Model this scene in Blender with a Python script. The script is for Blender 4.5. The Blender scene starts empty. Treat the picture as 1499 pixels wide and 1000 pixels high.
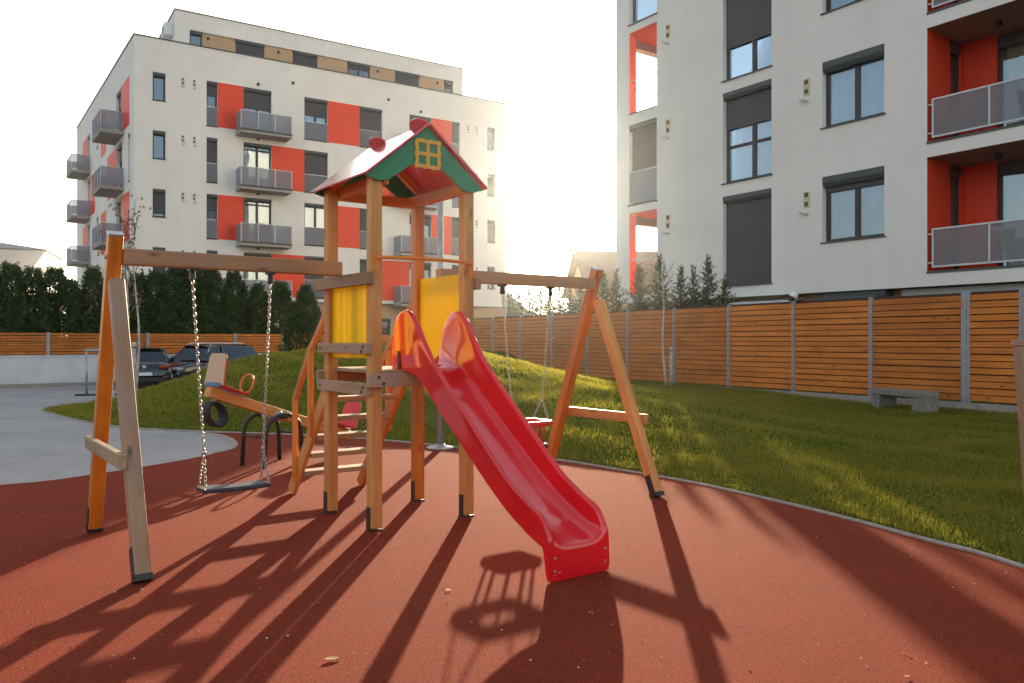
import bpy, bmesh, math, random
import numpy as np
from mathutils import Vector, Matrix
random.seed(7); RNG = np.random.default_rng(7)
S = bpy.context.scene
COL = S.collection
R = math.radians
F = 1180.0; HC = 1.5            # focal length in photo pixels, eye height

def G(px, py, z=0.0):
    Y = (HC - z) * F / (py - 500.0)
    return ((px - 750.0) / F * Y, Y)

# ------------------------------------------------------------------ materials
MATS = {}
def new_mat(name):
    m = bpy.data.materials.new(name); m.use_nodes = True
    nt = m.node_tree; b = nt.nodes['Principled BSDF']
    MATS[name] = m
    return m, nt, b
def nd(nt, typ, **kw):
    n = nt.nodes.new(typ)
    for k, v in kw.items():
        if k in n.inputs: n.inputs[k].default_value = v
        else: setattr(n, k, v)
    return n
def lk(nt, a, b): nt.links.new(a, b)
def ramp(nt, fac, stops):
    r = nt.nodes.new('ShaderNodeValToRGB'); e = r.color_ramp.elements
    while len(e) < len(stops): e.new(0.5)
    for i, (p, c) in enumerate(stops):
        e[i].position = p; e[i].color = (c[0], c[1], c[2], 1)
    lk(nt, fac, r.inputs['Fac']); return r.outputs['Color']
def mixc(nt, fac, a, b, blend='MIX'):
    m = nt.nodes.new('ShaderNodeMix'); m.data_type = 'RGBA'; m.blend_type = blend
    for i, v in ((0, fac), (6, a), (7, b)):
        if hasattr(v, 'links') or hasattr(v, 'is_linked'): lk(nt, v, m.inputs[i])
        else: m.inputs[i].default_value = v if i == 0 else (v[0], v[1], v[2], 1)
    return m.outputs[2]
def bump(nt, b, h, strength=.3, dist=.01):
    n = nd(nt, 'ShaderNodeBump', Strength=strength, Distance=dist)
    lk(nt, h, n.inputs['Height']); lk(nt, n.outputs['Normal'], b.inputs['Normal'])
def coords(nt, scale=(1, 1, 1)):
    t = nt.nodes.new('ShaderNodeTexCoord'); m = nd(nt, 'ShaderNodeMapping', Scale=scale)
    lk(nt, t.outputs['Object'], m.inputs['Vector']); return m.outputs['Vector']
def noise(nt, vec, scale, detail=4, rough=.55):
    n = nd(nt, 'ShaderNodeTexNoise', Scale=scale, Detail=detail, Roughness=rough)
    if vec is not None: lk(nt, vec, n.inputs['Vector'])
    return n.outputs['Fac']

def plain(name, col, rough=.5, metal=0., var=.12, scale=3., bmp=0., coat=0., spec=.5, trans=0.):
    m, nt, b = new_mat(name)
    v = coords(nt); n = noise(nt, v, scale)
    c = ramp(nt, n, [(.3, [x * (1 - var) for x in col]), (.7, [min(1, x * (1 + var)) for x in col])])
    lk(nt, c, b.inputs['Base Color'])
    n2 = noise(nt, v, scale * 4)
    r = nd(nt, 'ShaderNodeMapRange'); r.inputs[3].default_value = max(0, rough - .08); r.inputs[4].default_value = min(1, rough + .08)
    lk(nt, n2, r.inputs[0]); lk(nt, r.outputs[0], b.inputs['Roughness'])
    b.inputs['Metallic'].default_value = metal; b.inputs['Coat Weight'].default_value = coat
    b.inputs['Coat Roughness'].default_value = .06
    b.inputs['Specular IOR Level'].default_value = spec
    if bmp: bump(nt, b, noise(nt, v, scale * 30, 3), bmp, .004)
    if trans:
        tl = nd(nt, 'ShaderNodeBsdfTranslucent'); lk(nt, c, tl.inputs['Color'])
        mx = nd(nt, 'ShaderNodeMixShader'); mx.inputs[0].default_value = trans
        out = nt.nodes['Material Output']
        lk(nt, b.outputs[0], mx.inputs[1]); lk(nt, tl.outputs[0], mx.inputs[2]); lk(nt, mx.outputs[0], out.inputs['Surface'])
    return m

def wood(name, light, dark, knots=.5, stripe=22., rough=.55, grey=None):
    m, nt, b = new_mat(name)
    t = nt.nodes.new('ShaderNodeTexCoord')
    oi = nt.nodes.new('ShaderNodeObjectInfo')
    add = nd(nt, 'ShaderNodeVectorMath', operation='ADD')
    sc = nd(nt, 'ShaderNodeVectorMath', operation='SCALE'); sc.inputs[3].default_value = 37.
    cx = nt.nodes.new('ShaderNodeCombineXYZ')
    for i in range(3): lk(nt, oi.outputs['Random'], cx.inputs[i])
    lk(nt, cx.outputs[0], sc.inputs[0]); lk(nt, t.outputs['Object'], add.inputs[0]); lk(nt, sc.outputs[0], add.inputs[1])
    mp = nd(nt, 'ShaderNodeMapping', Scale=(1, 1, .06)); lk(nt, add.outputs[0], mp.inputs['Vector'])
    g = noise(nt, mp.outputs[0], stripe, 5, .6)
    g2 = noise(nt, mp.outputs[0], stripe * 5, 4, .7)
    mp2 = nd(nt, 'ShaderNodeMapping', Scale=(1, 1, .5)); lk(nt, add.outputs[0], mp2.inputs['Vector'])
    blot = noise(nt, mp2.outputs[0], 3.2, 4, .6)
    c = ramp(nt, g, [(.32, dark), (.62, light)])
    c = mixc(nt, .35, c, ramp(nt, g2, [(.35, dark), (.6, light)]))
    c = mixc(nt, ramp(nt, blot, [(.35, (0, 0, 0)), (.75, (.55, .55, .55))]), c, [x * .62 for x in dark])
    if grey:
        wn = noise(nt, mp2.outputs[0], 5.5, 5, .65)
        c = mixc(nt, ramp(nt, wn, [(.44, (0, 0, 0)), (.62, (.85, .85, .85))]), c, grey)
    vo = nd(nt, 'ShaderNodeTexVoronoi', Scale=4.6); mp3 = nd(nt, 'ShaderNodeMapping', Scale=(1.4, 1.4, .55))
    lk(nt, add.outputs[0], mp3.inputs['Vector']); lk(nt, mp3.outputs[0], vo.inputs['Vector'])
    kn = ramp(nt, vo.outputs['Distance'], [(.06, (knots, knots, knots)), (.15, (0, 0, 0))])
    c = mixc(nt, kn, c, [x * .3 for x in dark])
    hv = nd(nt, 'ShaderNodeHueSaturation'); mr = nd(nt, 'ShaderNodeMapRange'); mr.inputs[3].default_value = .82; mr.inputs[4].default_value = 1.16
    lk(nt, oi.outputs['Random'], mr.inputs[0]); lk(nt, mr.outputs[0], hv.inputs['Value']); lk(nt, c, hv.inputs['Color'])
    lk(nt, hv.outputs[0], b.inputs['Base Color'])
    b.inputs['Roughness'].default_value = rough
    bump(nt, b, g2, .35, .003)
    return m

wood('wood_honey', (.74, .36, .11), (.52, .20, .045), .6)
wood('wood_orange', (.72, .24, .02), (.48, .12, .008), .5, rough=.42)
wood('wood_weathered', (.54, .31, .18), (.33, .175, .09), .9, grey=(.34, .25, .19))
wood('wood_worn', (.46, .24, .11), (.27, .125, .05), .7, grey=(.32, .21, .14))
wood('wood_beam', (.60, .31, .13), (.38, .17, .06), .7, grey=(.40, .25, .16))
wood('wood_pale', (.45, .33, .21), (.28, .18, .1), .3)
wood('fence_wood', (.72, .235, .03), (.46, .12, .014), .8, stripe=14, rough=.7)
plain('fence_backing', (.07, .03, .014), .85, var=.25, scale=8)  # dark brown put in so the gaps between slats look shaded
plain('red_plastic', (.82, .008, .018), .13, var=.05, scale=1.5, coat=.9, spec=.7, trans=.14)
plain('red_panel', (.66, .010, .018), .16, var=.04, coat=.9, spec=.8)
plain('green_panel', (.02, .23, .10), .4, var=.05)
plain('yellow_panel', (.84, .62, .001), .45, var=.04, trans=.3, spec=.15)
plain('orange_metal', (.75, .22, .02), .35, var=.06)
plain('black_rubber', (.02, .02, .022), .6, var=.3, scale=12, bmp=.2)
plain('black_steel', (.025, .025, .025), .45, var=.3, scale=10)
plain('seat_blue_black', (.03, .035, .05), .45, var=.25, scale=9)
plain('galvanised', (.42, .41, .40), .42, metal=.6, var=.2, scale=14)
plain('chain_steel', (.50, .47, .43), .42, metal=.8, var=.15, scale=20)
plain('post_steel', (.30, .32, .35), .5, metal=.35, var=.12, scale=6)
plain('concrete_bench', (.20, .19, .17), .9, var=.3, scale=14, bmp=.5)
plain('kerb_concrete', (.32, .28, .25), .9, var=.2, scale=9, bmp=.4)
plain('panel_orange', (.76, .058, .017), .55, var=.05, scale=.8)
plain('cladding_tan', (.50, .33, .20), .7, var=.05, scale=1.2)
plain('window_frame', (.036, .028, .027), .45, var=.15)
plain('shutter_grey', (.055, .053, .064), .55, var=.08, scale=1.)
plain('sill_grey', (.062, .07, .076), .5, var=.1)
plain('roof_cap', (.42, .42, .43), .5, var=.1)
plain('slab_concrete', (.36, .34, .31), .85, var=.12)
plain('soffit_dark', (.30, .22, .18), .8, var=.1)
plain('rail_steel', (.52, .53, .55), .45, metal=.3, var=.1)
plain('vent_cream', (.62, .52, .30), .6, var=.1)
plain('vent_dark', (.10, .08, .05), .6, var=.1)
plain('pipe_white', (.75, .74, .70), .5, var=.1)
plain('tile_grey', (.20, .21, .22), .7, var=.2, scale=6)
plain('tile_brown', (.20, .12, .08), .8, var=.2, scale=6)
plain('white_paint', (.80, .80, .79), .6, var=.04)
plain('retaining_white', (.62, .62, .64), .8, var=.12, scale=1.3, bmp=.1)
plain('seat_wood', (.62, .42, .26), .5, var=.1)
plain('blue_paint', (.06, .17, .32), .45, var=.1)
plain('red_paint', (.62, .02, .02), .35, var=.06, coat=.3)
plain('bark_conifer', (.09, .06, .04), .9, var=.3, scale=9)
plain('bark_birch', (.52, .48, .42), .8, var=.35, scale=11)
plain('twig', (.20, .14, .10), .8, var=.3, scale=9)
plain('dry_leaf', (.34, .20, .07), .7, var=.35, scale=30, trans=.4)
plain('litter_pale', (.62, .50, .34), .8, var=.3, scale=40)
plain('car_green', (.018, .03, .034), .28, var=.05, coat=.8, metal=.4)
plain('car_black', (.02, .022, .028), .25, var=.05, coat=.9, metal=.3)
plain('car_trim', (.012, .012, .012), .6, var=.1)
plain('tail_red', (.30, .006, .01), .2, var=.1, coat=.6)
plain('plate_white', (.72, .74, .76), .5, var=.03)
plain('chrome', (.75, .75, .76), .18, metal=1., var=.05)
plain('curtain_white', (.27, .35, .42), .9, var=.1)  # blue-grey tint imitates the sky reflected in the window panes
plain('curtain_cream', (.62, .55, .40), .9, var=.1)  # cream of the left block's curtains imitates a sunlit building reflected in panes
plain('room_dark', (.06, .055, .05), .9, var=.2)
plain('furniture_grey', (.16, .17, .19), .7, var=.1)
plain('lawn_green', (.20, .42, .06), .6, var=.1)

def stucco(name, col):
    m, nt, b = new_mat(name)
    v = coords(nt)
    n = noise(nt, v, .45, 5, .6); n2 = noise(nt, v, 26., 4, .6)
    sv = coords(nt, (1.6, 1.6, .12)); st = noise(nt, sv, 1.4, 5, .65)
    c = ramp(nt, n, [(.3, [x * .93 for x in col]), (.7, [min(1, x * 1.04) for x in col])])
    c = mixc(nt, ramp(nt, st, [(.5, (0, 0, 0)), (.8, (.28, .28, .28))]), c, [x * .78 for x in col])
    lk(nt, c, b.inputs['Base Color']); b.inputs['Roughness'].default_value = .92
    bump(nt, b, n2, .35, .01)
stucco('stucco', (.80, .768, .722))

def glass(name, tint, refl, opaque):
    m, nt, b = new_mat(name)
    out = nt.nodes['Material Output']
    gl = nd(nt, 'ShaderNodeBsdfGlossy', Roughness=.015); gl.inputs['Color'].default_value = (.66, .84, 1, 1)
    v = coords(nt); bn = nd(nt, 'ShaderNodeBump', Strength=.12, Distance=.03); lk(nt, noise(nt, v, 1.1, 2), bn.inputs['Height']); lk(nt, bn.outputs[0], gl.inputs['Normal'])
    if opaque:
        base = nd(nt, 'ShaderNodeBsdfDiffuse')
        c = ramp(nt, noise(nt, v, .9, 3), [(.35, [x * .6 for x in tint]), (.65, tint)]); lk(nt, c, base.inputs['Color'])
    else:
        base = nd(nt, 'ShaderNodeBsdfTransparent'); base.inputs['Color'].default_value = (*tint, 1)
    fr = nd(nt, 'ShaderNodeFresnel', IOR=1.5)
    mr = nd(nt, 'ShaderNodeMapRange'); mr.inputs[1].default_value = .04; mr.inputs[2].default_value = 1.; mr.inputs[3].default_value = refl; mr.inputs[4].default_value = 1.
    lk(nt, fr.outputs[0], mr.inputs[0])
    mx = nd(nt, 'ShaderNodeMixShader'); lk(nt, mr.outputs[0], mx.inputs[0]); lk(nt, base.outputs[0], mx.inputs[1]); lk(nt, gl.outputs[0], mx.inputs[2])
    lk(nt, mx.outputs[0], out.inputs['Surface'])
glass('glass_dark', (.05, .055, .065), .20, True)
glass('glass_pane', (.85, .9, .92), .30, False)
glass('car_glass', (.012, .014, .016), .05, True)
def railglass():
    m, nt, b = new_mat('rail_glass')
    out = nt.nodes['Material Output']
    d = nd(nt, 'ShaderNodeBsdfDiffuse'); d.inputs['Color'].default_value = (.50, .50, .53, 1)
    tl = nd(nt, 'ShaderNodeBsdfTranslucent'); tl.inputs['Color'].default_value = (.50, .50, .54, 1)
    tr = nd(nt, 'ShaderNodeBsdfTransparent'); tr.inputs['Color'].default_value = (.8, .82, .86, 1)
    a = nd(nt, 'ShaderNodeMixShader'); a.inputs[0].default_value = .45; lk(nt, d.outputs[0], a.inputs[1]); lk(nt, tl.outputs[0], a.inputs[2])
    mx = nd(nt, 'ShaderNodeMixShader'); mx.inputs[0].default_value = .50
    lk(nt, tr.outputs[0], mx.inputs[1]); lk(nt, a.outputs[0], mx.inputs[2]); lk(nt, mx.outputs[0], out.inputs['Surface'])
railglass()

def rubber_mat():
    m, nt, b = new_mat('rubber_red'); v = coords(nt)
    n1 = noise(nt, v, 95., 4, .8); n2 = noise(nt, v, 1.1, 6, .65); n3 = noise(nt, v, 26., 5, .75)
    vo = nd(nt, 'ShaderNodeTexVoronoi', Scale=170.); lk(nt, v, vo.inputs['Vector'])
    c = ramp(nt, n1, [(.33, (.065, .0065, .0035)), (.5, (.29, .037, .016)), (.66, (.53, .098, .045))])
    c = mixc(nt, .45, c, ramp(nt, vo.outputs['Color'], [(.1, (.09, .010, .006)), (.9, (.48, .080, .038))]))
    c = mixc(nt, ramp(nt, n3, [(.35, (.5, .5, .5)), (.6, (0, 0, 0))]), c, (.15, .030, .017))
    c = mixc(nt, ramp(nt, n2, [(.40, (0, 0, 0)), (.75, (.55, .55, .55))]), c, (.18, .036, .02))
    vs = nd(nt, 'ShaderNodeTexVoronoi', Scale=7.); lk(nt, v, vs.inputs['Vector'])
    sp = ramp(nt, vs.outputs['Distance'], [(.022, (.8, .8, .8)), (.05, (0, 0, 0))])
    sep = nt.nodes.new('ShaderNodeSeparateColor'); lk(nt, vs.outputs['Color'], sep.inputs[0])
    gt = nd(nt, 'ShaderNodeMath', operation='GREATER_THAN'); gt.inputs[1].default_value = .62; lk(nt, sep.outputs[0], gt.inputs[0])
    mu = nd(nt, 'ShaderNodeMath', operation='MULTIPLY'); lk(nt, sp, mu.inputs[0]); lk(nt, gt.outputs[0], mu.inputs[1])
    c = mixc(nt, mu.outputs[0], c, (.52, .38, .26))
    lk(nt, c, b.inputs['Base Color']); b.inputs['Roughness'].default_value = .95; b.inputs['Specular IOR Level'].default_value = .08
    hm = nd(nt, 'ShaderNodeMath', operation='ADD'); lk(nt, n1, hm.inputs[0]); lk(nt, vo.outputs['Distance'], hm.inputs[1])
    bump(nt, b, hm.outputs[0], .8, .008)
rubber_mat()
def paving_mat():
    m, nt, b = new_mat('paving'); v = coords(nt)
    n1 = noise(nt, v, 55., 4, .7); n2 = noise(nt, v, .5, 6, .65); n3 = noise(nt, v, 3.5, 5, .6)
    c = ramp(nt, n1, [(.3, (.20, .20, .20)), (.6, (.40, .40, .395)), (.78, (.58, .57, .56))])
    c = mixc(nt, ramp(nt, n2, [(.42, (0, 0, 0)), (.75, (.6, .6, .6))]), c, (.17, .175, .19))
    c = mixc(nt, ramp(nt, n3, [(.5, (0, 0, 0)), (.8, (.35, .35, .35))]), c, (.45, .44, .43))
    lk(nt, c, b.inputs['Base Color']); b.inputs['Roughness'].default_value = .85
    bump(nt, b, n1, .4, .005)
paving_mat()
def ground_mat():
    m, nt, b = new_mat('ground_far'); v = coords(nt)
    c = ramp(nt, noise(nt, v, .12, 6, .6), [(.35, (.10, .095, .085)), (.65, (.19, .18, .165))])
    lk(nt, c, b.inputs['Base Color']); b.inputs['Roughness'].default_value = .95
ground_mat()
def turf_mat():
    m, nt, b = new_mat('turf'); v = coords(nt)
    c = ramp(nt, noise(nt, v, 9., 6, .7), [(.3, (.045, .062, .008)), (.55, (.085, .11, .014)), (.75, (.14, .145, .03))])
    lk(nt, c, b.inputs['Base Color']); b.inputs['Roughness'].default_value = .95
    b.inputs['Specular IOR Level'].default_value = 0.
    bump(nt, b, noise(nt, v, 60., 4, .7), .5, .02)
turf_mat()
def leaf_mat(name, stops, trans=.45, rough=.6, scale=1.7, tb=None):
    m, nt, b = new_mat(name); v = coords(nt)
    wn = nt.nodes.new('ShaderNodeNewGeometry')
    n = noise(nt, v, scale, 4, .65)
    ad = nd(nt, 'ShaderNodeMath', operation='MULTIPLY_ADD'); ad.inputs[1].default_value = .38; lk(nt, wn.outputs['Random Per Island'], ad.inputs[0])
    sb = nd(nt, 'ShaderNodeMath', operation='SUBTRACT'); lk(nt, n, sb.inputs[0]); sb.inputs[1].default_value = .19
    lk(nt, sb.outputs[0], ad.inputs[2])
    c = ramp(nt, ad.outputs[0], stops)
    if tb:
        c = mixc(nt, ramp(nt, noise(nt, v, .55, 5, .65), [(.42, (0, 0, 0)), (.66, (.6, .6, .6))]), c, (.045, .085, .012))
        c = mixc(nt, ramp(nt, noise(nt, v, 2.6, 4, .7), [(.52, (0, 0, 0)), (.75, (.5, .5, .5))]), c, (.20, .16, .05))
    lk(nt, c, b.inputs['Base Color']); b.inputs['Roughness'].default_value = rough; b.inputs['Specular IOR Level'].default_value = .12
    tl = nd(nt, 'ShaderNodeBsdfTranslucent'); lk(nt, mixc(nt, .75, c, tb) if tb else c, tl.inputs['Color'])
    mx = nd(nt, 'ShaderNodeMixShader'); mx.inputs[0].default_value = trans
    lk(nt, b.outputs[0], mx.inputs[1]); lk(nt, tl.outputs[0], mx.inputs[2]); lk(nt, mx.outputs[0], nt.nodes['Material Output'].inputs['Surface'])
leaf_mat('grass_blade', [(.22, (.06, .075, .014)), (.5, (.145, .16, .03)), (.8, (.26, .225, .06))], .52, tb=(.52, .47, .06))
leaf_mat('conifer_dark', [(.25, (.04, .07, .028)), (.55, (.09, .135, .05)), (.8, (.15, .18, .075))], .45, scale=2.2)
leaf_mat('conifer_grey', [(.25, (.035, .05, .028)), (.55, (.075, .10, .05)), (.8, (.12, .135, .075))], .4, scale=2.2)
leaf_mat('bush_green', [(.25, (.03, .05, .015)), (.55, (.065, .095, .028)), (.8, (.12, .13, .05))], .4, scale=3.)

# ------------------------------------------------------------------ mesh building
class MB:
    def __init__(s): s.v = []; s.f = []; s.sm = []
    def add(s, vs, fs, smooth=False):
        o = len(s.v); s.v += [tuple(p) for p in vs]; s.f += [tuple(i + o for i in f) for f in fs]; s.sm += [smooth] * len(fs); return s
    def box(s, x0, x1, y0, y1, z0, z1, M=None):
        vs = [Vector(p) for p in ((x0, y0, z0), (x1, y0, z0), (x1, y1, z0), (x0, y1, z0), (x0, y0, z1), (x1, y0, z1), (x1, y1, z1), (x0, y1, z1))]
        if M: vs = [M @ p for p in vs]
        return s.add(vs, [(0, 3, 2, 1), (4, 5, 6, 7), (0, 1, 5, 4), (1, 2, 6, 5), (2, 3, 7, 6), (3, 0, 4, 7)])
    def hexa(s, p):   # 8 points, bottom ring then top ring
        return s.add(p, [(0, 3, 2, 1), (4, 5, 6, 7), (0, 1, 5, 4), (1, 2, 6, 5), (2, 3, 7, 6), (3, 0, 4, 7)])
    def prism(s, pts, n):          # planar outline of 3-D points extruded by vector n
        k = len(pts); n = Vector(n)
        a = [Vector(p) for p in pts]; b = [p + n for p in a]
        return s.add(a + b, [tuple(range(k))[::-1], tuple(range(k, 2 * k))] + [(i, (i + 1) % k, k + (i + 1) % k, k + i) for i in range(k)])
    def tube(s, pts, r, n=10, closed=False, caps=True):
        P = [Vector(p) for p in pts]; k = len(P); rr = r if hasattr(r, '__len__') else [r] * k
        vs = []; up = None
        for i in range(k):
            if closed: d = P[(i + 1) % k] - P[i - 1]
            else: d = P[min(i + 1, k - 1)] - P[max(i - 1, 0)]
            d.normalize()
            if up is None: up = Vector((0, 0, 1)) if abs(d.z) < .9 else Vector((1, 0, 0))
            a = d.cross(up)
            if a.length < 1e-4: a = d.orthogonal()
            a.normalize(); b = a.cross(d); b.normalize(); up = b
            for j in range(n):
                t = 2 * math.pi * j / n; vs.append(P[i] + (a * math.cos(t) + b * math.sin(t)) * rr[i])
        fs = []
        for i in range(k if closed else k - 1):
            for j in range(n):
                i2 = (i + 1) % k
                fs.append((i * n + j, i * n + (j + 1) % n, i2 * n + (j + 1) % n, i2 * n + j))
        if caps and not closed: fs += [tuple(range(n))[::-1], tuple(range((k - 1) * n, k * n))]
        return s.add(vs, fs, True)
    def lathe(s, prof, n=20, c=(0, 0, 0), axis='z'):
        vs = []; k = len(prof)
        for r, h in prof:
            for j in range(n):
                t = 2 * math.pi * j / n; x, y, z = r * math.cos(t), r * math.sin(t), h
                if axis == 'x': x, y, z = z, x, y
                elif axis == 'y': x, y, z = y, z, x
                vs.append((c[0] + x, c[1] + y, c[2] + z))
        fs = [(i * n + j, i * n + (j + 1) % n, (i + 1) * n + (j + 1) % n, (i + 1) * n + j) for i in range(k - 1) for j in range(n)]
        fs += [tuple(range(n))[::-1], tuple(range((k - 1) * n, k * n))]
        return s.add(vs, fs, True)
    def loft(s, rings, close=True, cap=True, smooth=True):
        n = len(rings[0]); vs = [p for r in rings for p in r]; fs = []
        for i in range(len(rings) - 1):
            for j in range(n if close else n - 1):
                fs.append((i * n + j, i * n + (j + 1) % n, (i + 1) * n + (j + 1) % n, (i + 1) * n + j))
        s.add(vs, fs, smooth)
        if cap and close:
            o = len(s.v) - len(vs)
            s.f += [tuple(o + i for i in range(n))[::-1], tuple(o + (len(rings) - 1) * n + i for i in range(n))]; s.sm += [False, False]
        return s
    def build(s, name, mat, parent=None, bevel=0., subsurf=0, autosm=None, loc=None, M=None):
        me = bpy.data.meshes.new(name); me.from_pydata(s.v, [], s.f)
        me.polygons.foreach_set('use_smooth', s.sm)
        bm = bmesh.new(); bm.from_mesh(me); bmesh.ops.recalc_face_normals(bm, faces=bm.faces); bm.to_mesh(me); bm.free()
        me.materials.append(MATS[mat] if isinstance(mat, str) else mat)
        o = bpy.data.objects.new(name, me); COL.objects.link(o)
        if parent: o.parent = parent
        if M is not None: o.matrix_basis = M
        elif loc is not None: o.location = loc
        if bevel:
            b = o.modifiers.new('Bevel', 'BEVEL'); b.width = bevel; b.segments = 2; b.limit_method = 'ANGLE'; b.angle_limit = R(40)
        if subsurf:
            d = o.modifiers.new('Subdivision', 'SUBSURF'); d.levels = subsurf; d.render_levels = subsurf
        return o

def tag(o, label=None, cat=None, group=None, kind=None):
    if label: o['label'] = label
    if cat: o['category'] = cat
    if group: o['group'] = group
    if kind: o['kind'] = kind
    return o
def thing(name, loc, label, cat, rz=0., group=None):
    o = bpy.data.objects.new(name, None); COL.objects.link(o); o.location = loc; o.rotation_euler = (0, 0, rz); o.empty_display_size = .3
    return tag(o, label, cat, group)
def dup(root, loc, rz=0., label=None, scale=None):
    r = root.copy(); COL.objects.link(r); r.location = loc; r.rotation_euler = (0, 0, rz)
    if scale: r.scale = scale
    if label: r['label'] = label
    for ch in list(root.children):
        c = ch.copy(); COL.objects.link(c); c.parent = r
        for g in list(ch.children):
            d = g.copy(); COL.objects.link(d); d.parent = c
    return r
def timber(name, p0, p1, w, d, mat, parent, side=(1, 0, 0), bevel=.006, ext=0.):
    """squared beam from p0 to p1; w along 'side', d across"""
    p0 = Vector(p0); p1 = Vector(p1); z = (p1 - p0); L = z.length; z.normalize()
    x = Vector(side); x = (x - z * x.dot(z)).normalized(); y = z.cross(x)
    M = Matrix((x, y, z)).transposed().to_4x4(); M.translation = p0
    return MB().box(-w / 2, w / 2, -d / 2, d / 2, 0, L).build(name, mat, parent, bevel=bevel, M=M)
def polysheet(name, pts, z, mat, parent=None):
    bm = bmesh.new(); vs = [bm.verts.new((p[0], p[1], z)) for p in pts]; f = bm.faces.new(vs)
    bmesh.ops.triangulate(bm, faces=[f]); bmesh.ops.recalc_face_normals(bm, faces=bm.faces)
    me = bpy.data.meshes.new(name); bm.to_mesh(me); bm.free()
    if sum(p.normal.z for p in me.polygons) < 0: me.flip_normals()
    me.materials.append(MATS[mat]); o = bpy.data.objects.new(name, me); COL.objects.link(o); return o
# ------------------------------------------------------------------ terrain
KERB = [(4.0, 0.5), (3.75, 3.0)] + [G(*p) for p in [(1499, 832), (1350, 790), (1200, 750), (1080, 722), (1000, 705), (900, 688), (820, 675), (700, 660), (600, 649), (500, 641), (420, 637), (345, 634.5), (300, 633), (200, 628), (140, 621), (100, 613), (80, 607)]] + [(-10.25, 17.6), (-10.3, 19.0), (-9.7, 21.5), (-8.3, 24.0), (-6.8, 27.5), (-5.0, 31.0), (-1.0, 33.5)]
def catmull(pts, n=6):
    P = np.array(pts); out = []
    for i in range(len(P) - 1):
        p0, p1, p2, p3 = P[max(i - 1, 0)], P[i], P[i + 1], P[min(i + 2, len(P) - 1)]
        for k in range(n):
            t = k / n
            out.append(.5 * ((2 * p1) + (-p0 + p2) * t + (2 * p0 - 5 * p1 + 4 * p2 - p3) * t * t + (-p0 + 3 * p1 - 3 * p2 + p3) * t ** 3))
    out.append(P[-1]); return np.array(out)
KS = catmull(KERB)
POLY = np.vstack([KS, [(20, 34), (20, .5)]])
def sdist(X, Y):
    d = np.full(X.shape, 1e9)
    for a, b in zip(KS[:-1], KS[1:]):
        ab = b - a; L = ab @ ab + 1e-12
        t = np.clip(((X - a[0]) * ab[0] + (Y - a[1]) * ab[1]) / L, 0, 1)
        d = np.minimum(d, np.hypot(X - a[0] - t * ab[0], Y - a[1] - t * ab[1]))
    ins = np.zeros(X.shape, bool); j = len(POLY) - 1
    for i in range(len(POLY)):
        xi, yi = POLY[i]; xj, yj = POLY[j]
        ins ^= ((yi > Y) != (yj > Y)) & (X < (xj - xi) * (Y - yi) / (yj - yi + 1e-12) + xi); j = i
    return np.where(ins, d, -d)
HA = [-.58, -.54, -.50, -.466, -.42, -.381, -.339, -.297, -.25, -.21, -.12, -.042, .0085, .045, .085, .144, .2, .27, .35, .45, .56, .8]
HH = [.0, .03, .2, .57, .78, 1.12, 1.28, 1.37, 1.37, 1.39, 1.38, 1.27, 1.08, .95, .84, .70, .56, .43, .36, .28, .29, .29]
def height(X, Y):
    X = np.asarray(X, float); Y = np.asarray(Y, float)
    d = sdist(X, Y); a = X / np.maximum(Y, .5); h = np.interp(a, HA, HH)
    dc = np.interp(a, [-.5, -.42, -.2, -.05, 0., .085, .144, .2], [3.0, 4.2, 6.5, 6.4, 5.4, 4.0, 3.6, 3.4])
    x = np.clip(d / dc, 0, 1); s = 1.32 * x - .32 * x * x; k = np.clip((x - .8) / .2, 0, 1); s = s - .035 * k * k
    b = np.clip((d - dc) / 4., 0, 1); b = b * b * (3 - 2 * b)
    back = np.interp(a, [-.1, 0., .085], [.65, .5, .0]) * h; back = np.where(a > .04, .42, back); back = np.minimum(back, h)
    z = (h * s) * (1 - b) + back * .965 * b
    lump = .02 * np.sin(X * 2.3 + 1.1 * np.sin(Y * 1.7)) * np.sin(Y * 2.9 + X) + .012 * np.sin(X * 5.1 + Y * 3.3)
    return np.where(d < 0, d * .4, .012 + z + lump * np.clip(d / 1.5, 0, 1))
def hz(x, y): return float(height(np.array([x]), np.array([y]))[0])

bm_ = MB().add([(-260, -60, -.02), (260, -60, -.02), (260, 420, -.02), (-260, 420, -.02)], [(0, 1, 2, 3)])
tag(bm_.build('ground', 'ground_far'), 'dull open ground reaching out beneath the buildings', 'ground', kind='structure')
pv = polysheet('pavement', [(-40, -5), (-5, -5), (0, 9), (0, 36), (-40, 36)], -.006, 'paving')
tag(pv, 'pale grey paved yard and parking beside the red playground', 'pavement', kind='structure')
RED_EDGE = [G(*p) for p in [(296, 633.4), (322, 637), (338, 642), (346, 648), (347, 653), (338, 659), (312, 665), (260, 675.5), (150, 693), (0, 710.5)]]
RED_EDGE = catmull([RED_EDGE[0], *RED_EDGE[1:], (-7.6, 7.6), (-12, 6.4)], 5)
ib = int(np.argmin(np.hypot(KS[:, 0] - G(298, 633)[0], KS[:, 1] - G(298, 633)[1])))
redp = [tuple(p) for p in KS[:ib + 1]] + [tuple(p) for p in RED_EDGE[1:]] + [(-12, -4), (4.2, -4)]
rs = polysheet('rubber_surface', redp, 0., 'rubber_red')
tag(rs, 'granular brick red rubber safety surface under the play equipment', 'playground surface', kind='structure')
# pale joint where the red surface meets the paving
jb = MB()
for a, b in zip(RED_EDGE[1:-6], RED_EDGE[2:-5]): pass
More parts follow.
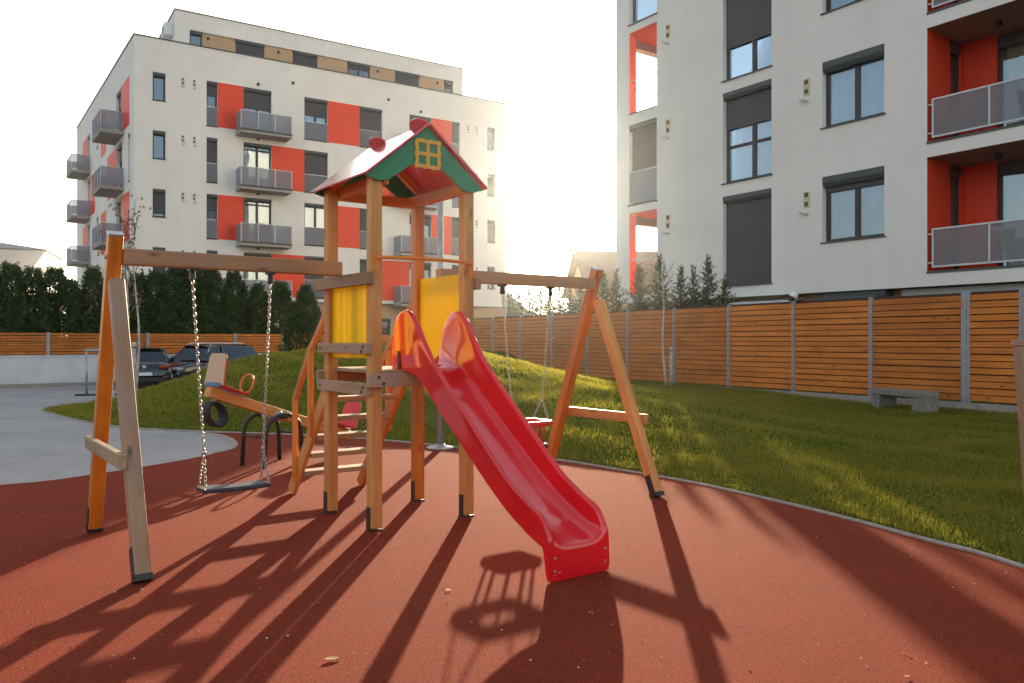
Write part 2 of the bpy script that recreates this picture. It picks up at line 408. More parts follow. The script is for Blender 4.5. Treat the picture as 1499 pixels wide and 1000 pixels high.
# grass terrain
gx = np.arange(-12.6, 15.01, .11); gy = np.arange(2.0, 33, .11)
XX, YY = np.meshgrid(gx, gy); ZZ = height(XX, YY)
keep = ZZ > -.09
idx = -np.ones(XX.shape, int); nv = len(gx)
cells = keep[:-1, :-1] & keep[1:, :-1] & keep[:-1, 1:] & keep[1:, 1:]
use = np.zeros(XX.shape, bool)
for dy in (0, 1):
    for dx in (0, 1): use[dy:use.shape[0] - 1 + dy, dx:use.shape[1] - 1 + dx] |= cells
idx[use] = np.arange(use.sum())
V = np.stack([XX[use], YY[use], ZZ[use]], 1)
q = np.stack([idx[:-1, :-1][cells], idx[:-1, 1:][cells], idx[1:, 1:][cells], idx[1:, :-1][cells]], 1)
def np_mesh(name, V, faces, mat, smooth=True):
    me = bpy.data.meshes.new(name); n = len(V); k = faces.shape[1]; m = len(faces)
    me.vertices.add(n); me.vertices.foreach_set('co', V.astype(np.float32).ravel())
    me.loops.add(m * k); me.loops.foreach_set('vertex_index', faces.astype(np.int32).ravel())
    me.polygons.add(m); me.polygons.foreach_set('loop_start', (np.arange(m) * k).astype(np.int32))
    me.update(calc_edges=True); me.polygons.foreach_set('use_smooth', np.full(m, smooth)); me.materials.append(MATS[mat])
    o = bpy.data.objects.new(name, me); COL.objects.link(o); return o
tag(np_mesh('grass_mound', V, q, 'turf'), 'gently mounded lawn earth between the playground and the slatted fence', 'lawn', kind='structure')
# grass blades
def blades(n, x0, x1, y0, y1, L, W):
    x = RNG.uniform(x0, x1, n); y = RNG.uniform(y0, y1, n); d = sdist(x, y)
    ok = (d > .03) & (np.abs(x / y) < .70); x, y = x[ok], y[ok]
    clump = np.sin(x * 3.1 + 2 * np.sin(y * 1.3)) * np.sin(y * 2.7 + 1.5 * np.sin(x * 1.9)) + .6 * np.sin(x * 7.7 + y * 5.3)
    ok = RNG.uniform(-2.4, 1.9, len(x)) < clump + 1.1; x, y, clump = x[ok], y[ok], clump[ok]
    z = height(x, y); n = len(x); a = RNG.uniform(0, 2 * np.pi, n); ln = L * RNG.uniform(.45, 1.35, n) * (1 + .22 * clump); wd = W * RNG.uniform(.7, 1.3, n)
    lean = RNG.uniform(.1, .95, n); b = a + np.pi / 2 + RNG.normal(0, .8, n)
    ca, sa = np.cos(a) * wd, np.sin(a) * wd; cb, sb = np.cos(b) * ln * lean, np.sin(b) * ln * lean; h = ln * np.sqrt(np.maximum(.08, 1 - lean ** 2))
    p0 = np.stack([x - ca, y - sa, z - .006], 1); p1 = np.stack([x + ca, y + sa, z - .006], 1); p2 = np.stack([x + cb, y + sb, z + h], 1)
    return np.stack([p0, p1, p2], 1).reshape(-1, 3)
GV = np.vstack([blades(230000, 1, 7.5, 4.3, 9.5, .038, .0045), blades(230000, -8, 9, 9, 15, .052, .0065), blades(190000, -12, 9, 14, 24, .065, .0095)])
tag(np_mesh('grass', GV, np.arange(len(GV)).reshape(-1, 3), 'grass_blade', False), 'short green lawn grass covering the mound', 'grass', kind='stuff')
# kerb edging
kb = MB(); rings = []
for i, p in enumerate(KS):
    d = KS[min(i + 1, len(KS) - 1)] - KS[max(i - 1, 0)]; d = d / np.hypot(*d); n = np.array([d[1], -d[0]]) * -1
    w0, w1 = p - n * .022, p + n * .026
    rings.append([(w0[0], w0[1], -.05), (w0[0], w0[1], .012), (w0[0] + n[0] * .010, w0[1] + n[1] * .010, .020), (w1[0] - n[0] * .010, w1[1] - n[1] * .010, .020), (w1[0], w1[1], .012), (w1[0], w1[1], -.05)])
kb.loft(rings, smooth=False)
tag(kb.build('kerb', 'kerb_concrete'), 'thin pale concrete edging between lawn and red surface', 'kerb', kind='structure')
# flat edging of the paved tongue
e = MB(); rr = []
for i, p in enumerate(RED_EDGE):
    d = RED_EDGE[min(i + 1, len(RED_EDGE) - 1)] - RED_EDGE[max(i - 1, 0)]; d = d / np.hypot(*d); n = np.array([d[1], -d[0]])
    a, b = p - n * .01, p + n * .07
    if i < 30: rr.append([(a[0], a[1], -.03), (a[0], a[1], .007), (b[0], b[1], .007), (b[0], b[1], -.03)])
e.loft(rr, smooth=False)
tag(e.build('edging_strip', 'kerb_concrete'), 'flush concrete edging strip round the paved tongue', 'kerb', kind='structure')

# ------------------------------------------------------------------ right slatted fence
FO = np.array([7.89, 14.0]); FD = np.array([-.518, .855]); FN = np.array([-.855, -.518])   # normal faces the camera
def fp(t, n=0.): p = FO + FD * t + FN * n; return p[0], p[1]
def fence_M(t): 
    x, y = fp(t); M = Matrix(((FD[0], FN[0], 0, x), (FD[1], FN[1], 0, y), (0, 0, 1, 0), (0, 0, 0, 1))); return M
fr = thing('slat_fence', (*fp(0), .0), 'tall brown horizontal slat fence with grey posts along the top of the lawn', 'fence')
fr.matrix_basis = fence_M(0)
posts = [-4.6, -2.75, -.92, 0] + [1.834 * k for k in range(1, 13)]
def slat_panel(t0, t1, z0, z1, parent, n=14, gap=.030, back=True):
    h = (z1 - z0) / n; L = t1 - t0 - .075
    out = []
    for k in range(n):
        zc = z0 + h * (k + .5); front = .012
        j = random.uniform(-.003, .003); tl = random.uniform(-.004, .004)
        M = Matrix.Translation(((t0 + t1) / 2, front + j, zc + tl)) @ Matrix.Rotation(R(90), 4, 'Y') @ Matrix.Rotation(random.uniform(-.012, .012), 4, 'X')
        out.append(((h - .002) * .5 + .004, L / 2, M))
    m = MB(); mb = MB()
    for hw, l2, M in out:
        m.box(-hw + gap * .4, hw - gap * .4, -.010, .011, -l2, l2, M)
        if not back: continue
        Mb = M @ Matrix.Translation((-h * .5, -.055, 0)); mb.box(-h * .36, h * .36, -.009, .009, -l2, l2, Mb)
    # local frame with z along the slats so the grain runs along them
    T = Matrix.Translation(((t0 + t1) / 2, 0, (z0 + z1) / 2)) @ Matrix.Rotation(R(90), 4, 'Y'); Ti = T.inverted()
    m.v = [tuple(Ti @ Vector(v)) for v in m.v]
    o = m.build('slat_panel', 'fence_wood', parent, M=T)
    if back: mb.v = [tuple(Ti @ Vector(v)) for v in mb.v]; mb.build('backing_board', 'fence_backing', o)  # dark boards paint the shade into the slat gaps
    return o
for i, t in enumerate(posts):
    w = .075 if abs(t) < .01 else .04
    m = MB().box(t - w, t + w, -.03, .035, .25, 2.36 + (.03 if w > .05 else 0)); m.box(t - w * .3, t + w * .3, .035, .045, .45, 2.34)
    m.build('post', 'post_steel', fr, bevel=.004)
    if i: slat_panel(posts[i - 1], t, .46, 2.32, fr, 16)
MB().box(-4.7, 22.1, -.09, .06, -.1, .43).build('plinth', 'kerb_concrete', fr)
# ------------------------------------------------------------------ left wall and fence
LO = np.array([-16.5, 26.0]); LD = np.array([.8, .6])
def lp(t, n=0.): return LO[0] + LD[0] * t + .6 * n, LO[1] + LD[1] * t - .8 * n
LM = Matrix(((.8, .6, 0, LO[0]), (.6, -.8, 0, LO[1]), (0, 0, 1, 0), (0, 0, 0, 1)))
lw = MB().box(-8, 15, -.22, 0, -.02, .985); lw.box(-8, 15, -.25, .03, .985, 1.03)
lwo = lw.build('retaining_wall', 'retaining_white', M=LM); tag(lwo, 'low white rendered wall behind the parked cars', 'wall')
lf = thing('slat_fence', (LO[0], LO[1], 1.03), 'low brown slat fence standing on the white wall', 'fence'); lf.matrix_basis = LM @ Matrix.Translation((0, 0, 1.03))
lposts = [-7, -5.1, -1.0, 2.0] ; lposts = [-7.9, -4.85, -1.75, 1.35, 4.45, 7.55, 9.4, 12.4, 14.9]
for i, t in enumerate(lposts):
    MB().box(t - .05, t + .05, -.13, -.04, 0, .80).build('post', 'post_steel', lf)
    if i:
        o = slat_panel(lposts[i - 1], t, .02, .78, lf, 8, .034, False); o.location.y -= .085
dk = MB().box(-8, 15, .03, .45, -.02, .10); tag(dk.build('kerb', 'kerb_concrete', M=LM), 'low kerb running along the foot of the white wall', 'kerb', kind='structure')
# ------------------------------------------------------------------ play structure (local: x toward the bucket swing, y toward the ladder)
TH = R(36.5); TC = (-.9885, 6.98)
T = thing('play_structure', (*TC, 0), 'wooden playground tower with red gabled roof, red slide, ladder and two swing frames', 'playground tower', rz=TH)
HU, HV, PS = .435, .415, .098
def foot(parent, x, y, side, tilt=None, h=.19):
    m = MB(); m.box(x + side * (PS / 2 + .001), x + side * (PS / 2 + .008), y - .03, y + .03, .0, h)
    m.box(x - .055, x + .055, y - .04, y + .04, 0, .012)
    for zz in (.07, .14): m.lathe([(.008, 0), (.008, .006)], 8, (x + side * (PS / 2 + (.008 if side > 0 else .014)), y, zz), 'x')
    return m.build('foot_bracket', 'black_steel', parent)
for sx in (-1, 1):
    for sy in (-1, 1):
        mat = 'wood_honey' if (sx, sy) != (1, 1) else 'wood_orange'
        p = timber('post', (sx * HU, sy * HV, .018), (sx * HU, sy * HV, 2.83), PS, PS, mat, T, bevel=.012)
        f_ = foot(p, 0, 0, -1); f_.location = (0, 0, -.018)
# deck
for k in range(7):
    x = -HU + .01 + (k + .5) * (2 * HU - .02) / 7
    timber('deck_board', (x, -HV - .05, 1.255), (x, HV + .05, 1.255), (2 * HU - .02) / 7 - .008, .03, 'wood_pale', T)
OX = HU + PS / 2 + .0265; OY = HV + PS / 2 + .0265
def rail(p0, p1, h=.09, d=.05, mat='wood_weathered'): return timber('cross_beam', p0, p1, d, h, mat, T, side=(0, 1, 0) if abs(p0[1] - p1[1]) < 1e-3 else (1, 0, 0))
def bolts(parent, pts, ax, mat='black_steel'):
    for p in pts: o = MB().lathe([(.012, -.004), (.012, .004), (.006, .008)], 10, p, ax).build('bolt', mat, parent); o.matrix_parent_inverse = parent.matrix_basis.inverted()
r = rail((-OX - .02, -OY, 1.19), (OX, -OY, 1.19), .11); bolts(r, [(-HU - .01, -OY - .027, 1.215), (-HU + .03, -OY - .027, 1.165)], 'y')
rail((-OX - .02, OY, 1.19), (OX, OY, 1.19), .11)
for z, h, y1 in ((1.44, .085, HV + .06), (1.12, .095, HV + .06)):
    r = rail((-OX, -HV - .07, z), (-OX, y1, z), h); bolts(r, [(-OX - .027, -HV, z + .015), (-OX - .027, -HV + .03, z - .02), (-OX - .027, HV, z)], 'x')
r = rail((-OX, -HV - .09, 2.0), (-OX, HV + .13, 2.0), .10, .055, 'wood_worn')
rail((OX, -HV - .07, 1.19), (OX, HV + .06, 1.19), .10); rail((OX, -HV - .08, 2.0), (OX, HV + .10, 2.0), .10, .055, 'wood_worn')
# slotted panel (ladder side left) and plain panel (right)
def slotted():
    m = MB(); y0, y1, z0, z1 = -HV + PS / 2 + .004, HV - PS / 2 - .004, 1.36, 2.0
    n = 5; x0, x1 = -HU - .009, -HU + .009; sw = .02; W = y1 - y0; ys = [y0 + W * (k + .9) / (n + .8) for k in range(n)]
    zs0, zs1 = 1.49, 1.93
    m.box(x0, x1, y0, y1, z0, zs0); m.box(x0, x1, y0, y1, zs1, z1)
    e = [y0] + sum([[y - sw / 2, y + sw / 2] for y in ys], []) + [y1]
    for a in range(0, len(e), 2): m.box(x0, x1, e[a], e[a + 1], zs0, zs1)
    return m.build('slotted_panel', 'yellow_panel', T)
slotted()
MB().prism([(HU - .009, -HV + .055, 1.30), (HU - .009, HV - .055, 1.30), (HU - .009, HV - .055, 2.085), (HU - .009, -HV + .055, 2.085)], (.018, 0, 0)).build('side_panel', 'yellow_panel', T, bevel=.004)
# safety bar over the slide
pts = []
for k in range(17):
    a = k / 16; pts.append((-HU - .01 + (2 * HU + .02) * a, -HV - PS / 2 - .012 - .13 * math.sin(math.pi * a) ** .8, 2.165))
sb = MB().tube(pts, .015, 10).build('safety_bar', 'orange_metal', T)
for x in (-HU - .005, HU + .005): MB().box(x - .022, x + .022, -HV - PS / 2 - .012, -HV - PS / 2 - .001, 2.06, 2.2).build('bar_bracket', 'orange_metal', sb)
# roof
AZ, EZ, EU, EV = 3.265, 2.80, .565, .54
sl = (AZ - EZ) / EU; nl = math.hypot(1, sl); th = .016
for s, nm in ((-1, 'roof_panel'), (1, 'roof_panel')):
    nx, nz = s * sl / nl, 1 / nl
    if s < 0: prof = [(0, AZ), (-EU, EZ), (-EU + nx * th * 0 - nx * 0, EZ)]
    m = MB()
    if s < 0:
        m.prism([(-.002, -EV, AZ), (-EU, -EV, EZ), (-EU, EV, EZ), (-.002, EV, AZ)], (nx * th, 0, nz * th))
    else:
        out = [(EU, -EV), (EU, EV), (0, EV)]
        def tab(c, r_):
            return [(-r_ * .52 * math.sin(math.pi * k / 12), c + r_ * math.cos(math.pi * k / 12)) for k in range(13)]
        out += tab(.37, .14) + tab(-.38, .14) + [(0, -EV)]
        m.prism([(u + .004, v, AZ + .004 - sl * u) for u, v in out], (nx * th, 0, nz * th))
    rp = m.build(nm, 'red_panel', T, bevel=.003)
    if s < 0: rp['label'] = 'glossy roof slope with a silvery reflection of the sky'
MB().tube([(0, -EV + .002, AZ - .004), (0, EV - .002, AZ - .004)], .013, 8).build('ridge_strip', 'red_panel', T)
def gable(y, th_, name):
    o = []; low = [(-EU + .015, EZ - .005), (-.44, EZ - .03), (-.36, EZ - .02), (-.30, EZ + .02), (-.14, 2.935), (0, 2.95), (.14, 2.935), (.30, EZ + .02), (.36, EZ - .02), (.44, EZ - .03), (EU - .015, EZ - .005)]
    top = [(EU - .02, EZ + .004), (0, AZ - .012), (-EU + .02, EZ + .004)]
    # split at the crown into two halves so every outline stays simple
    m = MB(); L = [p for p in low if p[0] <= 0]; Rr = [p for p in low if p[0] >= 0]
    m.prism([(u, y, z) for u, z in L + [(0, AZ - .012), (-EU + .02, EZ + .004)]], (0, th_, 0))
    m.prism([(u, y, z) for u, z in Rr + [(EU - .02, EZ + .004), (0, AZ - .012)]], (0, th_, 0))
    bm = bmesh.new(); 
    g = m.build(name, 'green_panel', T); me = g.data; bm.from_mesh(me); bmesh.ops.remove_doubles(bm, verts=bm.verts, dist=1e-4)
    kill = [f for f in bm.faces if all(abs(v.co.x) < 1e-4 for v in f.verts)]; bmesh.ops.delete(bm, geom=kill, context='FACES'); bm.to_mesh(me); bm.free()
    return g
gf = gable(-HV - .085, .02, 'gable_board'); gable(HV + .065, .02, 'gable_board')
# yellow cut-out window on the front gable
wz, ws, y0 = 3.03, .118, -HV - .085
def wav(a): return 1 + .07 * math.cos(4 * a + .6) + .05 * math.sin(8 * a)
m = MB(); N = 48; outer = []; 
for k in range(N):
    a = 2 * math.pi * k / N; c, s_ = math.cos(a), math.sin(a); sc = 1 / max(abs(c), abs(s_)); rr_ = ws * sc * (1 + .045 * math.sin(10 * a + .5))
    outer.append((rr_ * c, rr_ * s_))
inn = ws * .74; inner = []
for k in range(N):
    a = 2 * math.pi * k / N; c, s_ = math.cos(a), math.sin(a); sc = 1 / max(abs(c), abs(s_)); inner.append((inn * sc * c, inn * sc * s_))
ring = [[(o[0], y0 - .001, wz + o[1]), (o[0], y0 - .016, wz + o[1]), (i[0], y0 - .016, wz + i[1]), (i[0], y0 - .001, wz + i[1])] for o, i in zip(outer, inner)]
m.loft(ring + [ring[0]], cap=False, smooth=False); m.box(-.015, .015, y0 - .015, y0 - .001, wz - inn, wz + inn); m.box(-inn, inn, y0 - .0145, y0 - .001, wz - .015, wz + .015)
ow = m.build('gable_window', 'wood_pale', T); ow.data.materials[0] = MATS['yellow_trim'] if 'yellow_trim' in MATS else plain('yellow_trim', (.72, .38, .04), .45, var=.05)
# timbers under the roof
for sx in (-1, 1): timber('roof_beam', (sx * (HU - .0), -HV - .06, 2.80), (sx * (HU - .0), HV + .06, 2.80), .05, .09, 'wood_orange', T).location.x += sx * -.077
for y in (-HV + .08, HV - .08):
    for sx in (-1, 1): timber('rafter', (sx * (EU - .1), y, EZ + .03), (sx * .03, y, AZ - .07), .05, .07, 'wood_orange', T, side=(0, 1, 0))
timber('roof_beam', (-HU + .05, HV - .0, 2.79), (HU - .05, HV - .0, 2.79), .05, .09, 'wood_orange', T, side=(0, 1, 0))
# ---------------------------------------------------------------- slide
U0 = .04; HWD = .245
tab_d = [-.16, -.14, -.10, -.04, .04, .12, .20, .28, .36, .45, .60, .80, 1.0, 1.2, 1.44, 1.6, 1.72, 1.80, 1.86, 1.90]
tab_r = [1.32, 1.46, 1.60, 1.70, 1.75, 1.765, 1.73, 1.65, 1.53, 1.42, 1.272, 1.11, .952, .79, .60, .505, .452, .425, .385, .30]
tab_f = [1.285, 1.285, 1.285, 1.285, 1.285, 1.28, 1.268, 1.24, 1.19, 1.125, 1.005, .86, .715, .57, .41, .325, .275, .247, .230, .215]
dd = np.concatenate([np.linspace(-.16, .5, 24), np.linspace(.55, 1.6, 20), np.linspace(1.64, 1.90, 12)])
rz_ = np.interp(dd, tab_d, tab_r); fz_ = np.interp(dd, tab_d, tab_f)
def sm(a): 
    b = a.copy(); b[1:-1] = .25 * a[:-2] + .5 * a[1:-1] + .25 * a[2:]; return b
for _ in range(2): rz_ = sm(rz_); fz_ = sm(fz_)
rings = []
dd = np.concatenate([dd, [1.908, 1.915, 1.920, 1.923, 1.924, 1.9245]]); rz_ = np.concatenate([rz_, [rz_[-1] - .012, rz_[-1] - .035, .22, .07, .052, .050]]); fz_ = np.concatenate([fz_, [.209, .196, .16, .05, .034, .032]])
for d, zr, zf in zip(dd, rz_, fz_):
    y = -HV - d; w = HWD; zb = zf - .03 if d < 1.855 else .004; hgt = zr - zf
    ear = max(0, min(1, (hgt - .25) / .25)); bul = .018 * ear
    half = [(-w + .014, zb), (-w, zb), (-w, zb + .012), (-w - bul, zf + hgt * .35), (-w - bul, zr - .03), (-w - .012 - bul, zr - .008), (-w + .006, zr + .004), (-w + .028, zr - .004), (-w + .036, zr - .03), (-w + .040 - bul * .6, zf + hgt * .45), (-w + .052, zf + .045), (-w + .085, zf + .010), (-w + .15, zf)]
    full = half + [(-x, z) for x, z in half[::-1]] 
    rings.append([(U0 + x, y, z) for x, z in full])
m = MB().loft(rings, cap=True)
sld = m.build('slide', 'red_plastic', T, subsurf=1)
w = HWD - .004; yl = -HV - 1.917
for x in (-w + .03, w - .03):
    for z in (.07, .15): MB().lathe([(.009, 0), (.009, -.004), (.004, -.006)], 10, (U0 + x, yl - .008, z), 'y').build('screw', 'galvanised', sld)
MB().box(U0 - .262, U0 - .247, -HV - .02, -HV + .02, 1.27, 1.42).build('slide_bracket', 'black_steel', sld)
# ---------------------------------------------------------------- ladder
def lad(z): return HV + .055 + (1.27 - z) * .80
for s in (-1, 1):
    st = timber('stringer', (s * .37, lad(0) + .01, .01), (s * .37, lad(1.28), 1.28), .045, .13, 'wood_honey' if s < 0 else 'wood_orange', T)
    A, B_, C_ = (s * .405, HV + .04, 1.86), (s * .405, .94, 1.42), (s * .405, 1.32, .93)
    m = MB()
    for p, q in ((A, B_), (B_, C_)):
        d = Vector(q) - Vector(p); d.normalize(); u = Vector((0, -d.z, d.y)) * .032
        m.prism([Vector(p) + u - Vector((.02, 0, 0)), Vector(p) - u - Vector((.02, 0, 0)), Vector(q) - u - Vector((.02, 0, 0)), Vector(q) + u - Vector((.02, 0, 0))], (.04, 0, 0))
    m.build('handrail', 'wood_orange', T, bevel=.006)
    for (y, z1) in ((.94, 1.45), (1.32, .955)):
        timber('baluster', (s * .405, y, 1.27 - (y - HV) / .80 + .0), (s * .405, y, z1), .038, .075, 'wood_orange', T)
for z in (.24, .43, .615, .80, .99):
    timber('step', (-.345, lad(z), z - .018), (.345, lad(z), z - .02), .045, .17, 'wood_pale', T, side=(0, 0, 1))
# ---------------------------------------------------------------- swing frames
BZ = 2.105; BV = .04
def swing_frame(u_apex, sgn, u_end, mats):
    b0, b1 = ((u_end, BV, BZ), (u_apex - sgn * .05, BV, BZ))
    bm2 = timber('swing_beam', b0, b1, .095, .115, mats[0], T, side=(0, 1, 0), bevel=.01)
    ft = .83; top = 2.26
    # through leg: from the far foot to past the beam
    k = ft / BZ
    l1 = timber('swing_leg', (u_apex, BV + ft, .02), (u_apex, BV - .0 - .01, top), .098, .098, mats[1], T, bevel=.01)
    l2 = timber('swing_leg', (u_apex, BV - ft - .02, .02), (u_apex, BV - .03, 1.93), .098, .098, mats[2], T, bevel=.01)
    for l in (l1, l2):
        f_ = MB(); f_.box(-.057, -.05, -.034, .034, -.01, .2); f_.box(-.052, .054, -.051, .051, -.012, .028)
        f_.build('foot_bracket', 'black_steel', l)
    L = (Vector((u_apex, BV - .01, top)) - Vector((u_apex, BV + ft, .02))).length
    cp = MB().box(-.051, .051, -.051, .051, L - .004, L + .010); cp.build('leg_cap', 'galvanised', l1)
    for s in (-1, 1): MB().lathe([(.014, 0), (.014, s * .008), (.007, s * .014)], 10, (s * .049, 0, L - .17), 'x').build('bolt', 'galvanised', l1)
    z = .73; off = BV + ft * (1 - z / BZ)
    timber('swing_brace', (u_apex + sgn * .072, BV - off - .07, z), (u_apex + sgn * .072, BV + off + .07, z), .045, .095, mats[3], T)
    return bm2
swing_frame(-2.225, -1, -.515, ('wood_beam', 'wood_orange', 'wood_weathered', 'wood_pale'))
swing_frame(2.36, 1, .43, ('wood_beam', 'wood_orange', 'wood_honey', 'wood_honey'))
# a pale shared chain link laid along a path
def chain_mb(p0, p1, m=None, pitch=.030, r=.0031):
    m = m or MB(); p0, p1 = Vector(p0), Vector(p1); d = p1 - p0; n = max(2, int(round(d.length / pitch))); d.normalize()
    a = d.orthogonal().normalized(); b = d.cross(a)
    for k in range(n):
        c = p0 + (p1 - p0) * ((k + .5) / n); x, y = (a, b) if k % 2 else (b, a); pts = []
        for j in range(10):
            t = 2 * math.pi * j / 10; pts.append(c + x * (.0105 * math.cos(t)) + d * (.0225 * math.sin(t)))
        m.tube(pts, r, 5, closed=True)
    return m
TM = Matrix.Translation((*TC, 0)) @ Matrix.Rotation(TH, 4, 'Z')
def hanger(parent, x):
    m = MB().box(x - .028, x + .028, BV - .045, BV + .045, BZ - .075, BZ - .057); m.box(x - .018, x + .018, BV - .014, BV + .014, BZ - .13, BZ - .07)
    m.lathe([(.02, -.02), (.02, .02)], 12, (x, BV, BZ - .13), 'y')
    return m.build('hanger', 'black_steel', parent, bevel=.003)
sw = thing('flat_swing', (0, 0, 0), 'dark flat belt swing seat on two chains under the left beam', 'swing'); sw.matrix_basis = TM.copy()
for xt, xb, s in ((-1.70, -1.617, -1), (-1.11, -1.165, 1)):
    hanger(sw, xt)
    m = chain_mb((xt, BV, BZ - .145), (xb, BV, .66)); chain_mb((xb, BV, .66), (xb + .012 * s, BV - .09, .40), m); chain_mb((xb, BV, .66), (xb + .012 * s, BV + .09, .40), m)
    m.lathe([(.016, -.012), (.016, .012)], 10, (xb, BV, .66)); m.build('chain', 'chain_steel', sw)
m = MB(); rg = []
for k in range(9):
    a = k / 8; x = -1.65 + .515 * a; hw = .095 if 0 < k < 8 else .082; zc = .385 - .006 * math.sin(math.pi * a)
    rg.append([(x, BV - hw, zc - .017), (x, BV - hw - .004, zc), (x, BV - hw + .006, zc + .016), (x, BV + hw - .006, zc + .016), (x, BV + hw + .004, zc), (x, BV + hw, zc - .017)])
m.loft(rg, smooth=False); m.build('seat', 'seat_blue_black', sw, bevel=.004)
bs = thing('bucket_swing', (0, 0, 0), 'red cage bucket swing on two chains under the right beam', 'swing'); bs.matrix_basis = TM.copy()
BX = 1.44
for xt, s in ((1.145, -1), (1.735, 1)):
    hanger(bs, xt); xb = BX + s * .17
    m = chain_mb((xt, BV, BZ - .145), (xb + s * .02, BV, .93)); chain_mb((xb + s * .02, BV, .93), (xb, BV - .13, .715), m); chain_mb((xb + s * .02, BV, .93), (xb, BV + .13, .715), m)
    chain_mb((xt - s * .02, BV, BZ - .15), (xt - s * .035, BV, BZ - .40), m); m.build('chain', 'chain_steel', bs)
def rrect(hx, hy, r_, z, n=5):
    o = []
    for cx, cy, a0 in ((hx - r_, hy - r_, 0), (-hx + r_, hy - r_, 90), (-hx + r_, -hy + r_, 180), (hx - r_, -hy + r_, 270)):
        for k in range(n): a = R(a0 + 90 * k / (n - 1)); o.append((BX + cx + r_ * math.cos(a), BV + cy + r_ * math.sin(a), z))
    return o
m = MB().tube(rrect(.20, .165, .06, .70), .027, 10, closed=True); m.build('guard_frame', 'red_paint', bs)
for k in range(10):
    a = 2 * math.pi * (k + .5) / 10; c, s_ = math.cos(a), math.sin(a); 
    MB().tube([(BX + .18 * c, BV + .15 * s_, .695), (BX + .175 * c, BV + .145 * s_, .49)], .0115, 8).build('guard_bar', 'red_paint', bs)
pan = rrect(.18, .15, .06, 0); m = MB().loft([[(x, y, .455) for x, y, _ in rrect(.165, .135, .055, 0)], [(x, y, .462) for x, y, _ in pan], [(x, y, .49) for x, y, _ in pan], [(x, y, .502) for x, y, _ in rrect(.165, .135, .055, 0)]], smooth=False)
m.build('seat', 'black_rubber', bs)
# ---------------------------------------------------------------- seesaw
A = Vector((-3.42, 9.05, .93)); B = Vector((-2.22, 10.95, .22)); d = (B - A).normalized(); sidev = Vector((d.y, -d.x, 0)).normalized(); upv = sidev.cross(d).normalized()
if upv.z < 0: upv = -upv
ss = thing('seesaw', ((A.x + B.x) / 2, (A.y + B.y) / 2, 0), 'tilted wooden seesaw with red seats and tyres on a black steel trestle', 'seesaw')
so = ss.location.copy(); A -= so; B -= so
timber('plank', A, B, .10, .12, 'wood_honey', ss, side=sidev, bevel=.01)
for P_, s in ((A, 1), (B, -1)):
    base = P_ + d * (.10 * s) + upv * .075; f = d * s
    def Q(a, b, c): return base + f * a + sidev * b + upv * c
    m = MB(); m.hexa([Q(-.02, -.15, 0), Q(.36, -.13, 0), Q(.36, .13, 0), Q(-.02, .15, 0), Q(-.02, -.15, .028), Q(.36, -.13, .028), Q(.36, .13, .028), Q(-.02, .15, .028)])
    seat = m.build('seat', 'red_paint', ss, bevel=.008)
    m = MB(); rgs = []
    w0, w1 = .165, .13; h = .36
    o = [(-w0, .0), (w0, .0), (w0 - .004, .05), (w1 + .012, h - .05), (w1 - .02, h), (-w1 + .02, h), (-w1 - .012, h - .05), (-w0 + .004, .05)]
    m.prism([Q(-.05 - c * .12, b, c + .02) for b, c in o], tuple(f * .018)); bk = m.build('backrest', 'seat_wood', ss, bevel=.006)
    m = MB(); m.prism([Q(-.031 - c * .12, b * 1.02, c + .02) for b, c in o], tuple(f * .016)); m.build('backrest_lining', 'red_paint', bk, bevel=.005)
    m = MB(); m.prism([Q(-.056, -.135, .0), Q(-.056, .135, .0), Q(-.06, .12, .045), Q(-.06, -.12, .045)], tuple(-f * .004)); m.build('backrest_trim', 'blue_paint', bk)
    pts = [Q(.40 + .02 * math.sin(t), .085 * math.sin(t) * 1.0, .15 + .115 * -math.cos(t)) for t in [2 * math.pi * k / 20 for k in range(20)]]
    MB().tube(pts, .014, 8, closed=True).build('handle', 'orange_metal', ss)
    # half-tyre bumper below the plank end
    c0 = P_ + f * .10 - Vector((0, 0, .23)); rgs = []
    for k in range(24):
        t = 2 * math.pi * k / 24; ce = c0 + (f * math.cos(t) + Vector((0, 0, 1)) * math.sin(t)) * .125; rad = (f * math.cos(t) + Vector((0, 0, 1)) * math.sin(t))
        rgs.append([ce + rad * a_ + sidev * b_ for a_, b_ in ((-.012, -.07), (.012, -.075), (.02, -.05), (.022, 0), (.02, .05), (.012, .075), (-.012, .07), (.004, 0))])
    if s > 0: MB().loft(rgs + [rgs[0]], cap=False).build('tyre', 'black_rubber', ss); MB().box(-.03, .03, -.06, .06, 0, .07).build('tyre_mount', 'wood_pale', ss, loc=c0 + Vector((0, 0, .13)))
    else:
        MB().loft(rgs[10:] , cap=True).build('tyre', 'black_rubber', ss)
mid = Vector((-2.93, 9.86, 0)) - so
fd = Vector((d.x, d.y, 0)).normalized()
m = MB()
for s in (-1, 1):
    pts = []
    for k in range(13):
        t = math.pi * k / 12; pts.append(mid + sidev * (s * .20) + fd * (-.27 * math.cos(t)) * 1.0 + Vector((0, 0, .40 + .21 * math.sin(t))))
    MB().tube([pts[0] - Vector((0, 0, .41)) - fd * .02] + pts + [pts[-1] - Vector((0, 0, .41)) + fd * .02], .026, 10).build('trestle_leg', 'black_steel', ss)
MB().tube([mid + sidev * -.24 + Vector((0, 0, .585)), mid + sidev * .24 + Vector((0, 0, .585))], .03, 12).build('axle', 'black_steel', ss)
MB().tube([mid + sidev * -.2 - fd * .28 + Vector((0, 0, .36)), mid + sidev * .2 - fd * .28 + Vector((0, 0, .36))], .014, 8).build('trestle_brace', 'black_steel', ss)
